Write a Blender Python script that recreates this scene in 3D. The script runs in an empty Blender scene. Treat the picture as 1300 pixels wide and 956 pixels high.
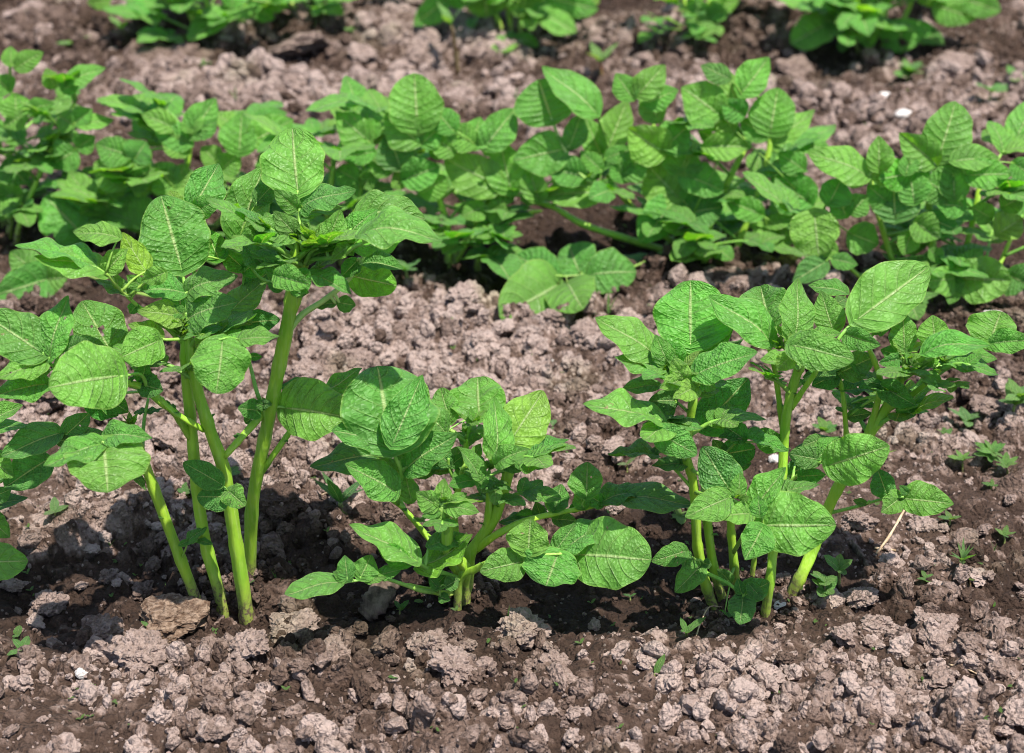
import bpy, math, random
import numpy as np
from mathutils import Vector, noise as mnoise

random.seed(7)
rng = np.random.default_rng(11)
scene = bpy.context.scene
COL = scene.collection

# ------------------------------------------------------------------ camera
CAM_H, PITCH, FPX = 0.83, math.radians(27.0), 2085.0   # metres, look-down, focal length in photo pixels
cam_data = bpy.data.cameras.new('camera')
cam = bpy.data.objects.new('camera', cam_data)
COL.objects.link(cam)
cam.location = (0, 0, CAM_H)
cam.rotation_euler = (math.pi / 2 - PITCH, 0, 0)
cam_data.sensor_width = 36.0
cam_data.lens = 36.0 * FPX / 1300.0
cam_data.shift_y = -44.5 / 1300.0
cam_data.clip_start, cam_data.clip_end = 0.02, 2000.0
cam_data.dof.use_dof = True
cam_data.dof.focus_distance = 1.34
cam_data.dof.aperture_fstop = 7.0
scene.camera = cam

# ------------------------------------------------------------------ light
SUN_DIR = Vector((0.24, -0.26, 0.93)).normalized()       # from the ground towards the sun
SUN_EL = math.asin(SUN_DIR.z)
SUN_AZ = math.atan2(SUN_DIR.x, SUN_DIR.y)
world = bpy.data.worlds.new('World')
scene.world = world
world.use_nodes = True
wn = world.node_tree
wn.nodes.clear()
sky = wn.nodes.new('ShaderNodeTexSky')
sky.sky_type = 'NISHITA'
sky.sun_disc = False
sky.sun_elevation = SUN_EL
sky.sun_rotation = SUN_AZ
bg = wn.nodes.new('ShaderNodeBackground')
bg.inputs['Strength'].default_value = 0.12
wo = wn.nodes.new('ShaderNodeOutputWorld')
wn.links.new(sky.outputs[0], bg.inputs['Color'])
wn.links.new(bg.outputs[0], wo.inputs['Surface'])
sl = bpy.data.lights.new('sun', 'SUN')
sl.energy = 5.0
sl.angle = math.radians(0.6)
sl.color = (1.0, 0.955, 0.88)
sun = bpy.data.objects.new('sun', sl)
COL.objects.link(sun)
sun.rotation_euler = SUN_DIR.to_track_quat('Z', 'Y').to_euler()
scene.view_settings.view_transform = 'Standard'
scene.view_settings.look = 'None'
scene.view_settings.exposure = 1.0
scene.view_settings.gamma = 1.0
scene.render.engine = 'CYCLES'
scene.cycles.filter_width = 1.0           # a crisp lens
scene.cycles.max_bounces = 6
scene.cycles.diffuse_bounces = 3
scene.cycles.glossy_bounces = 2
scene.cycles.transmission_bounces = 4

# ------------------------------------------------------------------ photo geometry -> place
FWD = np.array([0, math.cos(PITCH), -math.sin(PITCH)])
UP = np.array([0, math.sin(PITCH), math.cos(PITCH)])
CAM = np.array([0.0, 0.0, CAM_H])

def ray(x, y):
    return FWD + np.array([1.0, 0, 0]) * ((x - 650.0) / FPX) + UP * ((433.5 - y) / FPX)

def on_ground(x, y, z=0.0):
    d = ray(x, y)
    return CAM + d * ((z - CAM_H) / d[2])

def on_plane(x, y, Y):
    d = ray(x, y)
    return CAM + d * (Y / d[1])

def px_size(P):
    return float(np.dot(P - CAM, FWD)) / FPX

# ------------------------------------------------------------------ materials
def new_mat(name):
    m = bpy.data.materials.new(name)
    m.use_nodes = True
    nt = m.node_tree
    nt.nodes.clear()
    return m, nt

def node(nt, kind, **kw):
    n = nt.nodes.new(kind)
    for k, v in kw.items():
        if k.startswith('i_'):
            key = k[2:]
            key = int(key) if key.isdigit() else key.replace('_', ' ')
            n.inputs[key].default_value = v
        else:
            setattr(n, k, v)
    return n

def math_n(nt, op, a, b=None, c=None, clamp=False):
    n = nt.nodes.new('ShaderNodeMath')
    n.operation = op
    n.use_clamp = clamp
    for i, v in enumerate((a, b, c)):
        if v is None:
            continue
        if isinstance(v, (int, float)):
            n.inputs[i].default_value = v
        else:
            nt.links.new(v, n.inputs[i])
    return n.outputs[0]

def mix_c(nt, fac, a, b, mode='MIX'):
    n = nt.nodes.new('ShaderNodeMix')
    n.data_type = 'RGBA'
    n.blend_type = mode
    for sock, v in ((n.inputs[0], fac), (n.inputs[6], a), (n.inputs[7], b)):
        if isinstance(v, (int, float)):
            sock.default_value = v
        elif isinstance(v, tuple):
            sock.default_value = (*v, 1.0) if len(v) == 3 else v
        else:
            nt.links.new(v, sock)
    return n.outputs[2]

def smooth(nt, x, lo, hi, a=0.0, b=1.0):
    n = nt.nodes.new('ShaderNodeMapRange')
    n.interpolation_type = 'SMOOTHSTEP'
    n.inputs[1].default_value = lo
    n.inputs[2].default_value = hi
    n.inputs[3].default_value = a
    n.inputs[4].default_value = b
    nt.links.new(x, n.inputs[0])
    return n.outputs[0]

NVEIN = 6.0
def leaf_material():
    m, nt = new_mat('leaf_green')
    L = nt.links
    uv = node(nt, 'ShaderNodeUVMap', uv_map='UVMap')
    sep = node(nt, 'ShaderNodeSeparateXYZ')
    L.new(uv.outputs[0], sep.inputs[0])
    u, v = sep.outputs[0], sep.outputs[1]
    av = math_n(nt, 'ABSOLUTE', math_n(nt, 'MULTIPLY_ADD', v, 2.0, -1.0))
    info = node(nt, 'ShaderNodeObjectInfo')
    # lateral veins curve forward from the midrib
    ph = math_n(nt, 'MULTIPLY', math_n(nt, 'SUBTRACT', u, math_n(nt, 'MULTIPLY', math_n(nt, 'POWER', av, 1.3), 0.30)), NVEIN)
    t = math_n(nt, 'ABSOLUTE', math_n(nt, 'SUBTRACT', math_n(nt, 'FRACT', ph), 0.5))   # .5 on the vein, 0 between
    lat = smooth(nt, t, 0.40, 0.49)
    lat = math_n(nt, 'MULTIPLY', lat, smooth(nt, av, 0.98, 0.55))
    mid = smooth(nt, av, 0.06, 0.015)
    # quilted cells between the veins
    vec = node(nt, 'ShaderNodeCombineXYZ')
    L.new(math_n(nt, 'MULTIPLY', u, 1.0), vec.inputs[0])
    L.new(math_n(nt, 'MULTIPLY', v, 0.72), vec.inputs[1])
    L.new(info.outputs['Random'], vec.inputs[2])
    nz = node(nt, 'ShaderNodeTexNoise', i_Scale=7.0, i_Detail=2.0)
    L.new(vec.outputs[0], nz.inputs['Vector'])
    warp = node(nt, 'ShaderNodeVectorMath', operation='MULTIPLY_ADD')
    L.new(nz.outputs['Color'], warp.inputs[0])
    warp.inputs[1].default_value = (0.09, 0.09, 0.0)
    L.new(vec.outputs[0], warp.inputs[2])
    vor = node(nt, 'ShaderNodeTexVoronoi', feature='SMOOTH_F1', i_Scale=22.0)
    vor.inputs['Smoothness'].default_value = 0.45
    L.new(warp.outputs[0], vor.inputs['Vector'])
    vor2 = node(nt, 'ShaderNodeTexVoronoi', feature='DISTANCE_TO_EDGE', i_Scale=22.0)
    L.new(warp.outputs[0], vor2.inputs['Vector'])
    net = smooth(nt, vor2.outputs['Distance'], 0.07, 0.0)
    cell = math_n(nt, 'SUBTRACT', 0.6, vor.outputs['Distance'])
    bulge = math_n(nt, 'SUBTRACT', 0.25, math_n(nt, 'MULTIPLY', math_n(nt, 'MULTIPLY', t, t), 1.0))
    hgt = math_n(nt, 'ADD', math_n(nt, 'MULTIPLY', cell, smooth(nt, info.outputs['Random'], 0.0, 1.0, 0.55, 1.15)), math_n(nt, 'MULTIPLY', bulge, 3.0))
    hgt = math_n(nt, 'SUBTRACT', hgt, math_n(nt, 'MULTIPLY', mid, 0.6))
    hgt = math_n(nt, 'SUBTRACT', hgt, math_n(nt, 'MULTIPLY', lat, 0.35))
    hgt = math_n(nt, 'SUBTRACT', hgt, math_n(nt, 'MULTIPLY', net, 0.14))
    bump = node(nt, 'ShaderNodeBump', i_Strength=0.85, i_Distance=0.0018)
    L.new(hgt, bump.inputs['Height'])
    # colour
    tex = node(nt, 'ShaderNodeTexNoise', i_Scale=5.0, i_Detail=4.0)
    L.new(vec.outputs[0], tex.inputs['Vector'])
    base = info.outputs['Color']
    hs = node(nt, 'ShaderNodeHueSaturation')
    L.new(base, hs.inputs['Color'])
    L.new(smooth(nt, info.outputs['Random'], 0.0, 1.0, 0.483, 0.508), hs.inputs['Hue'])
    L.new(smooth(nt, tex.outputs[0], 0.3, 0.7, 0.8, 1.16), hs.inputs['Value'])
    c = hs.outputs[0]
    vein_c = mix_c(nt, 0.6, base, (0.30, 0.48, 0.13))
    c = mix_c(nt, math_n(nt, 'MULTIPLY', lat, smooth(nt, info.outputs['Random'], 0.0, 1.0, 0.75, 0.3)), c, vein_c)
    c = mix_c(nt, math_n(nt, 'MULTIPLY', net, 0.10), c, vein_c)
    c = mix_c(nt, math_n(nt, 'MULTIPLY', mid, 0.92), c, (0.40, 0.53, 0.21))
    edge = smooth(nt, av, 0.93, 1.0)
    c = mix_c(nt, math_n(nt, 'MULTIPLY', edge, 0.5), c, (0.27, 0.39, 0.07))
    # dry brown spots; the object's alpha says how many
    sp = node(nt, 'ShaderNodeTexNoise', i_Scale=6.5, i_Detail=3.0)
    L.new(vec.outputs[0], sp.inputs['Vector'])
    spot = smooth(nt, math_n(nt, 'ADD', sp.outputs[0], math_n(nt, 'MULTIPLY', info.outputs['Alpha'], 0.14)), 0.80, 0.84)
    c = mix_c(nt, spot, c, (0.36, 0.25, 0.15))
    geo = node(nt, 'ShaderNodeNewGeometry')
    under = mix_c(nt, 0.35, c, (0.17, 0.27, 0.09))
    c2 = mix_c(nt, geo.outputs['Backfacing'], c, under)
    p = node(nt, 'ShaderNodeBsdfPrincipled', i_Roughness=0.5)
    p.inputs['Sheen Weight'].default_value = 0.05            # fine hairs
    p.inputs['Sheen Roughness'].default_value = 0.5
    p.inputs['Specular IOR Level'].default_value = 0.42
    L.new(smooth(nt, tex.outputs[0], 0.3, 0.7, 0.42, 0.6), p.inputs['Roughness'])
    L.new(c2, p.inputs['Base Color'])
    L.new(bump.outputs[0], p.inputs['Normal'])
    tr = node(nt, 'ShaderNodeBsdfTranslucent')
    tc = mix_c(nt, 1.0, c, (1.7, 1.55, 0.55), 'MULTIPLY')
    L.new(tc, tr.inputs['Color'])
    L.new(bump.outputs[0], tr.inputs['Normal'])
    mx = node(nt, 'ShaderNodeMixShader', i_0=0.46)
    L.new(p.outputs[0], mx.inputs[1])
    L.new(tr.outputs[0], mx.inputs[2])
    out = node(nt, 'ShaderNodeOutputMaterial')
    L.new(mx.outputs[0], out.inputs['Surface'])
    return m

def stem_material():
    m, nt = new_mat('stem_green')
    L = nt.links
    tc = node(nt, 'ShaderNodeTexCoord')
    mp = node(nt, 'ShaderNodeMapping')
    mp.inputs['Scale'].default_value = (1, 1, 0.12)
    L.new(tc.outputs['Object'], mp.inputs[0])
    n1 = node(nt, 'ShaderNodeTexNoise', i_Scale=420.0, i_Detail=3.0)
    L.new(mp.outputs[0], n1.inputs['Vector'])
    n2 = node(nt, 'ShaderNodeTexNoise', i_Scale=38.0, i_Detail=3.0)
    L.new(tc.outputs['Object'], n2.inputs['Vector'])
    info = node(nt, 'ShaderNodeObjectInfo')
    c = mix_c(nt, smooth(nt, n2.outputs[0], 0.35, 0.65), mix_c(nt, 1.0, info.outputs['Color'], (0.72, 0.86, 0.8), 'MULTIPLY'), info.outputs['Color'])
    c = mix_c(nt, smooth(nt, n1.outputs[0], 0.45, 0.75, 0.0, 0.35), c, (0.36, 0.47, 0.14))
    sz = node(nt, 'ShaderNodeSeparateXYZ')
    L.new(tc.outputs['Object'], sz.inputs[0])
    n3 = node(nt, 'ShaderNodeTexNoise', i_Scale=240.0, i_Detail=5.0, i_Roughness=0.7)
    L.new(tc.outputs['Object'], n3.inputs['Vector'])
    low = math_n(nt, 'ADD', sz.outputs[2], math_n(nt, 'MULTIPLY_ADD', n2.outputs[0], 0.05, -0.025))
    c = mix_c(nt, smooth(nt, low, 0.035, 0.0, 0.0, 0.55), c, (0.22, 0.17, 0.07))
    soil_sp = math_n(nt, 'MULTIPLY', smooth(nt, low, 0.03, 0.0), smooth(nt, n3.outputs[0], 0.48, 0.58))
    c = mix_c(nt, soil_sp, c, (0.10, 0.066, 0.05))
    c = mix_c(nt, smooth(nt, n3.outputs[0], 0.66, 0.74, 0.0, 0.5), c, (0.17, 0.22, 0.05))
    b = node(nt, 'ShaderNodeBump', i_Strength=0.8, i_Distance=0.0009)
    L.new(math_n(nt, 'ADD', n1.outputs[0], math_n(nt, 'MULTIPLY', n3.outputs[0], 0.3)), b.inputs['Height'])
    p = node(nt, 'ShaderNodeBsdfPrincipled', i_Roughness=0.5)
    p.inputs['Specular IOR Level'].default_value = 0.35
    L.new(c, p.inputs['Base Color'])
    L.new(b.outputs[0], p.inputs['Normal'])
    p.inputs['Subsurface Weight'].default_value = 0.15
    p.inputs['Subsurface Radius'].default_value = (0.004, 0.006, 0.002)
    p.inputs['Subsurface Scale'].default_value = 0.6
    out = node(nt, 'ShaderNodeOutputMaterial')
    L.new(p.outputs[0], out.inputs['Surface'])
    return m

def soil_material(name, attr):
    m, nt = new_mat(name)
    L = nt.links
    tc = node(nt, 'ShaderNodeTexCoord')
    geo = node(nt, 'ShaderNodeNewGeometry')
    pos = geo.outputs['Position']
    n1 = node(nt, 'ShaderNodeTexNoise', i_Scale=330.0, i_Detail=4.0, i_Roughness=0.72)
    L.new(pos, n1.inputs['Vector'])
    n2 = node(nt, 'ShaderNodeTexNoise', i_Scale=60.0, i_Detail=4.0, i_Roughness=0.6)
    L.new(pos, n2.inputs['Vector'])
    vo = node(nt, 'ShaderNodeTexVoronoi', i_Scale=310.0)
    L.new(pos, vo.inputs['Vector'])
    if attr:
        at = node(nt, 'ShaderNodeAttribute', attribute_name='dry', attribute_type='INSTANCER' if attr == 'inst' else 'GEOMETRY')
        dry = at.outputs['Fac']
    else:
        info = node(nt, 'ShaderNodeObjectInfo')
        sepc = node(nt, 'ShaderNodeSeparateColor')
        L.new(info.outputs['Color'], sepc.inputs[0])
        dry = sepc.outputs[0]
    d = math_n(nt, 'ADD', dry, math_n(nt, 'MULTIPLY_ADD', n1.outputs[0], 0.7, -0.35))
    d = math_n(nt, 'ADD', d, math_n(nt, 'MULTIPLY_ADD', n2.outputs[0], 0.5, -0.25))
    ramp = node(nt, 'ShaderNodeValToRGB')
    e = ramp.color_ramp.elements
    e[0].position, e[0].color = 0.0, (0.030, 0.018, 0.013, 1)
    e[1].position, e[1].color = 1.0, (0.33, 0.25, 0.217, 1)
    for pz, cc in ((0.28, (0.058, 0.036, 0.026, 1)), (0.55, (0.118, 0.079, 0.062, 1)), (0.8, (0.235, 0.170, 0.143, 1))):
        q = e.new(pz)
        q.color = cc
    L.new(d, ramp.inputs[0])
    c = ramp.outputs[0]
    # pale mineral grains and dark specks of humus
    sepc2 = node(nt, 'ShaderNodeSeparateColor')
    L.new(vo.outputs['Color'], sepc2.inputs[0])
    gr = math_n(nt, 'MULTIPLY', smooth(nt, sepc2.outputs[0], 0.965, 0.98), smooth(nt, vo.outputs['Distance'], 0.42, 0.3))
    c = mix_c(nt, math_n(nt, 'MULTIPLY', gr, 0.25), c, (0.45, 0.38, 0.33))
    dk = math_n(nt, 'MULTIPLY', smooth(nt, sepc2.outputs[1], 0.9, 0.93), smooth(nt, vo.outputs['Distance'], 0.5, 0.35))
    c = mix_c(nt, math_n(nt, 'MULTIPLY', dk, 0.6), c, (0.04, 0.026, 0.018))
    n3 = node(nt, 'ShaderNodeTexNoise', i_Scale=9.0, i_Detail=2.0)
    L.new(pos, n3.inputs['Vector'])
    c = mix_c(nt, smooth(nt, n3.outputs[0], 0.56, 0.72, 0.0, 0.4), c, mix_c(nt, 1.0, c, (0.85, 1.0, 0.72), 'MULTIPLY'))   # faint algae bloom
    vb = node(nt, 'ShaderNodeTexVoronoi', feature='SMOOTH_F1', i_Scale=230.0)
    vb.inputs['Smoothness'].default_value = 0.25
    wv = node(nt, 'ShaderNodeVectorMath', operation='MULTIPLY_ADD')
    L.new(n2.outputs['Color'], wv.inputs[0])
    wv.inputs[1].default_value = (0.012, 0.012, 0.012)
    L.new(pos, wv.inputs[2])
    L.new(wv.outputs[0], vb.inputs['Vector'])
    h = math_n(nt, 'ADD', math_n(nt, 'MULTIPLY', n1.outputs[0], 0.8), math_n(nt, 'MULTIPLY', vb.outputs['Distance'], -1.1))
    b = node(nt, 'ShaderNodeBump', i_Strength=1.0, i_Distance=0.0045)
    L.new(h, b.inputs['Height'])
    p = node(nt, 'ShaderNodeBsdfPrincipled', i_Roughness=0.95)
    p.inputs['Specular IOR Level'].default_value = 0.15
    L.new(c, p.inputs['Base Color'])
    L.new(b.outputs[0], p.inputs['Normal'])
    out = node(nt, 'ShaderNodeOutputMaterial')
    L.new(p.outputs[0], out.inputs['Surface'])
    return m

def plain_material(name, c1, c2, scale, rough=0.8, bump=0.001, stretch=(1, 1, 1)):
    m, nt = new_mat(name)
    L = nt.links
    tc = node(nt, 'ShaderNodeTexCoord')
    mp = node(nt, 'ShaderNodeMapping')
    mp.inputs['Scale'].default_value = stretch
    L.new(tc.outputs['Object'], mp.inputs[0])
    n1 = node(nt, 'ShaderNodeTexNoise', i_Scale=scale, i_Detail=6.0, i_Roughness=0.65)
    L.new(mp.outputs[0], n1.inputs['Vector'])
    c = mix_c(nt, smooth(nt, n1.outputs[0], 0.35, 0.68), c1, c2)
    b = node(nt, 'ShaderNodeBump', i_Strength=0.8, i_Distance=bump)
    L.new(n1.outputs[0], b.inputs['Height'])
    p = node(nt, 'ShaderNodeBsdfPrincipled', i_Roughness=rough)
    p.inputs['Specular IOR Level'].default_value = 0.25
    L.new(c, p.inputs['Base Color'])
    L.new(b.outputs[0], p.inputs['Normal'])
    out = node(nt, 'ShaderNodeOutputMaterial')
    L.new(p.outputs[0], out.inputs['Surface'])
    return m

M_LEAF = leaf_material()
M_STEM = stem_material()
M_SOIL = soil_material('soil', True)
M_CLOD = soil_material('dry_clod', False)
M_CRUMB = soil_material('crumb_soil', 'inst')
M_STONE = plain_material('brown_stone', (0.09, 0.05, 0.03), (0.30, 0.21, 0.15), 4.5, 0.9, 0.012, (1, 1, 2.2))
M_WHITE = plain_material('pale_stone', (0.42, 0.38, 0.35), (0.66, 0.62, 0.59), 7, 0.8, 0.003)
M_WOOD = plain_material('old_wood', (0.035, 0.024, 0.017), (0.15, 0.105, 0.08), 120, 0.9, 0.003, (1, 1, 0.2))
M_STRAW = plain_material('straw', (0.30, 0.20, 0.12), (0.50, 0.38, 0.25), 200, 0.7, 0.0005, (1, 1, 0.1))

# ------------------------------------------------------------------ object helpers
def tag(o, label=None, cat=None, group=None, kind=None):
    for k, val in (('label', label), ('category', cat), ('group', group), ('kind', kind)):
        if val:
            o[k] = val
    return o

_topo = {}
def grid_topo(nu, nv):
    if (nu, nv) not in _topo:
        i, j = np.meshgrid(np.arange(nu), np.arange(nv), indexing='ij')
        a = i * (nv + 1) + j
        _topo[(nu, nv)] = np.stack([a, a + nv + 1, a + nv + 2, a + 1], -1).reshape(-1, 4).astype(np.int32)
    return _topo[(nu, nv)]

def mesh_np(name, verts, quads, uv=None, mat=None, smooth_sh=True, tri=False):
    me = bpy.data.meshes.new(name)
    k = 3 if tri else 4
    me.vertices.add(len(verts))
    me.vertices.foreach_set('co', np.ascontiguousarray(verts, np.float32).ravel())
    me.loops.add(quads.size)
    me.loops.foreach_set('vertex_index', np.ascontiguousarray(quads, np.int32).ravel())
    me.polygons.add(len(quads))
    me.polygons.foreach_set('loop_start', np.arange(0, quads.size, k, dtype=np.int32))
    me.polygons.foreach_set('use_smooth', np.full(len(quads), smooth_sh))
    if uv is not None:
        l = me.uv_layers.new(name='UVMap')
        l.data.foreach_set('uv', np.ascontiguousarray(uv[quads.ravel()], np.float32).ravel())
    me.update(calc_edges=True)
    if mat:
        me.materials.append(mat)
    return me

def obj(name, me, parent=None, loc=(0, 0, 0), color=None):
    o = bpy.data.objects.new(name, me)
    COL.objects.link(o)
    o.location = loc
    if parent:
        o.parent = parent
    if color:
        o.color = color
    return o

def nrm(a):
    return a / (np.linalg.norm(a) + 1e-12)

def spline(P, R, per=5):
    P = np.asarray(P, float)
    R = np.asarray(R, float)
    if len(P) == 2:
        t = np.linspace(0, 1, per + 1)[:, None]
        return P[0] * (1 - t) + P[1] * t, R[0] * (1 - t[:, 0]) + R[1] * t[:, 0]
    Q = np.vstack([2 * P[0] - P[1], P, 2 * P[-1] - P[-2]])
    out, rad = [], []
    for i in range(len(P) - 1):
        p0, p1, p2, p3 = Q[i:i + 4]
        for s in range(per):
            t = s / per
            out.append(0.5 * ((2 * p1) + (p2 - p0) * t + (2 * p0 - 5 * p1 + 4 * p2 - p3) * t * t + (3 * p1 - p0 - 3 * p2 + p3) * t ** 3))
            rad.append(R[i] * (1 - t) + R[i + 1] * t)
    out.append(P[-1])
    rad.append(R[-1])
    return np.array(out), np.array(rad)

def tube_np(P, R, sides=9, ridge=0.0):
    n = len(P)
    T = np.gradient(P, axis=0)
    ref = np.array([0.13, 0.97, 0.21])
    vs = []
    for i in range(n):
        t = nrm(T[i])
        a = nrm(np.cross(t, ref))
        b = np.cross(t, a)
        ang = np.linspace(0, 2 * math.pi, sides, endpoint=False)
        rr = R[i] * (1 + ridge * np.cos(3 * ang + 0.4))
        vs.append(P[i] + np.outer(np.cos(ang) * rr, a) + np.outer(np.sin(ang) * rr, b))
    V = np.vstack(vs + [P[:1], P[-1:]])
    q = []
    for i in range(n - 1):
        for j in range(sides):
            k = (j + 1) % sides
            q.append((i * sides + j, i * sides + k, (i + 1) * sides + k, (i + 1) * sides + j))
    c0, c1 = n * sides, n * sides + 1
    for j in range(0, sides, 1):
        k = (j + 1) % sides
        q.append((c0, k, j, j))
        q.append((c1, (n - 1) * sides + j, (n - 1) * sides + k, (n - 1) * sides + k))
    return V, q

def tubes_mesh(name, tubes, mat, origin, sides=8, ridge=0.0):
    """several tubes (points, radii) joined into one mesh"""
    V, F, off = [], [], 0
    for P, R in tubes:
        v, q = tube_np(np.asarray(P), np.asarray(R), sides, ridge)
        V.append(v - origin)
        F += [tuple(dict.fromkeys((a + off, b + off, c + off, d + off))) for a, b, c, d in q]
        off += len(v)
    me = bpy.data.meshes.new(name)
    me.from_pydata(np.vstack(V).tolist(), [], F)
    me.polygons.foreach_set('use_smooth', np.full(len(me.polygons), True))
    me.materials.append(mat)
    return me

# ------------------------------------------------------------------ leaf blade
def blade(B, T, W, n, k=0.0, fold=0.18, arch=0.10, wave=0.05, quilt=1.0, twist=0.0, nu=24, nv=14, cord=0.10, hole=None, droop=0.0, side=None):
    """mesh of one leaflet from base B to tip T, width W, upper side towards n; vertices relative to B"""
    L = np.linalg.norm(T - B)
    a = (T - B) / L
    n = nrm(n - np.dot(n, a) * a)
    s = np.cross(a, n)
    u = np.linspace(0, 1, nu + 1) ** 0.92
    v = np.linspace(-1, 1, nv + 1)
    U, Vv = np.meshgrid(u, v, indexing='ij')
    p0 = np.sin(np.pi * U ** 0.74) ** 0.80 * (1 - 0.30 * U ** 5)
    p1 = np.sqrt(np.clip(1 - np.abs(2 * U ** 0.90 - 1) ** 2.3, 0, 1))
    prof = np.clip((1 - k) * p0 + k * p1, 0, 1)
    av = np.abs(Vv)
    irregular = 1 + 0.05 * np.sin(9 * U + W * 900 + 1.5 * np.sign(Vv)) + 0.025 * np.sin(21 * U + W * 1700 * np.sign(Vv))
    asym = 1 + 0.08 * np.sign(Vv) * math.sin(W * 5000)
    x = Vv * prof * W / 2 * irregular * asym
    s_al = U * L - cord * W * av ** 1.6 * (1 - U) ** 2.5 * 1.5
    ph = rng.uniform(0, 6.28)
    xr = np.abs(x)
    h = fold * xr - (abs(fold) * 0.75 + 0.08) * xr ** 2 / W
    h += arch * L * (4 * U * (1 - U)) * (1 - 0.25 * U)
    h -= droop * L * U ** 3 * (1 - U) * 4
    h += wave * W * np.sin(2 * np.pi * 2.3 * U + ph + 0.9 * np.sign(Vv)) * av ** 2 * prof
    h += 0.6 * wave * W * np.sin(2 * np.pi * 1.1 * U + 2 * ph) * Vv * prof
    # tissue domes up between the lateral veins, the midrib lies in a groove
    f_ = rng.uniform(.75, 1.3)
    UU = U * f_ + rng.uniform(0, 1) / NVEIN                     # every leaflet has its own vein count
    t = (NVEIN * (UU - 0.30 * av ** 1.3)) % 1.0
    h += quilt * 0.062 * W * np.sqrt(np.clip(np.sin(np.pi * t), 0, 1)) * np.clip(av * 4, 0, 1) * (1 - av ** 3) * prof
    cell = np.sin(U * 41 + 3 * np.sin(Vv * 7 + ph)) * np.sin(Vv * 19 + 2.5 * np.sin(U * 11 + ph))
    h += quilt * 0.008 * W * cell * (1 - av ** 4) * prof
    if twist:
        ang = twist * U
        h, x = h * np.cos(ang) + x * np.sin(ang), x * np.cos(ang) - h * np.sin(ang)
    P = s_al[..., None] * a + x[..., None] * s + h[..., None] * n
    uv = np.stack([UU, Vv * 0.5 + 0.5], -1).reshape(-1, 2)
    q = grid_topo(nu, nv)
    if hole:
        cu = (u[:-1] + u[1:]) / 2
        cv = (v[:-1] + v[1:]) / 2
        keep = np.ones((nu, nv), bool)
        for hu, hv, hr in hole:
            keep &= ((cu[:, None] - hu) ** 2 + ((cv[None] - hv) * 0.4) ** 2) > hr ** 2
        q = q[keep.ravel()]
    return P.reshape(-1, 3), q, uv

def jit(c, amt=0.10):
    amt *= 1.4
    f = 1 + rng.uniform(-amt, amt)
    return (c[0] * f * (1 + rng.uniform(-amt, amt)), c[1] * f, c[2] * f * (1 + rng.uniform(-amt, amt)))

GREEN = {'m': (0.076, 0.302, 0.022), 'y': (0.175, 0.420, 0.034), 'd': (0.048, 0.230, 0.023), 'l': (0.108, 0.365, 0.026)}  # d: darker green, shade put into the colour of overshadowed leaflets

# ------------------------------------------------------------------ the soil: one sheet, finely lumped where the beds are
def fbm_img(n, octaves, seed, base=4):
    r = np.random.default_rng(seed)
    out = np.zeros((n, n))
    amp = 1.0
    g = np.arange(n) / n
    for o in range(octaves):
        f = base * 2 ** o
        lat = r.random((f, f))
        x = g * f
        i = x.astype(int)
        t = x - i
        t = t * t * (3 - 2 * t)
        i0, i1 = i % f, (i + 1) % f
        a = lat[i0][:, i0] * (1 - t)[None] + lat[i0][:, i1] * t[None]
        b = lat[i1][:, i0] * (1 - t)[None] + lat[i1][:, i1] * t[None]
        out += amp * (a * (1 - t)[:, None] + b * t[:, None])
        amp *= 0.55
    out -= out.mean()
    return out / out.std()

NOI = fbm_img(1024, 7, 3)
NOI2 = fbm_img(1024, 5, 8)

def samp(img, x, y, scale):
    """tileable noise image sampled at metres; one tile = scale metres"""
    n = img.shape[0]
    i = (np.floor(np.asarray(y) / scale * n).astype(int)) % n
    j = (np.floor(np.asarray(x) / scale * n).astype(int)) % n
    return img[i, j]

Y0G, RAT = 0.72, 1.00225
ny = int(math.log(3.75 / Y0G) / math.log(RAT))
ys = Y0G * RAT ** np.arange(ny)
xs = np.arange(-1.42, 1.42, 0.0028)
X, Yg = np.meshgrid(xs, ys)
Z = 0.007 * samp(NOI2, X, Yg, 2.9) + 0.0030 * samp(NOI, X + 5, Yg + 3, 0.55)
ROW = [on_ground(650, 764)[1], on_ground(600, 322)[1], on_ground(680, 82)[1]]
def row_dist(x, y):
    d = np.full(np.shape(x), 9.0)
    for Y in ROW:
        d = np.minimum(d, np.abs(y - Y + 0.03 * (x > 9)))
    return d
RD = row_dist(X, Yg)
def front(y):
    return np.clip((1.115 - np.asarray(y)) / .05, 0, 1)      # the dry crust in front of the first row
Z += 0.010 * np.exp(-((RD - 0.20) / 0.09) ** 2) - 0.010 * np.exp(-(RD / 0.09) ** 2)      # the plants stand in a shallow hoed furrow
moistI = samp(NOI2, X + 1.3, Yg + 0.4, 1.15)
moist = np.clip(0.42 + 0.34 * moistI + 0.45 * np.exp(-(RD / 0.085) ** 2) - .32 * front(Yg), 0, 1)           # freshly hoed dark earth along the rows
DRY = np.clip(0.27 - 0.26 * moist + 0.06 * samp(NOI, X, Yg, 0.35), 0.02, 1)
Z += 0.0022 * samp(NOI, X, Yg, 0.11)

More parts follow.
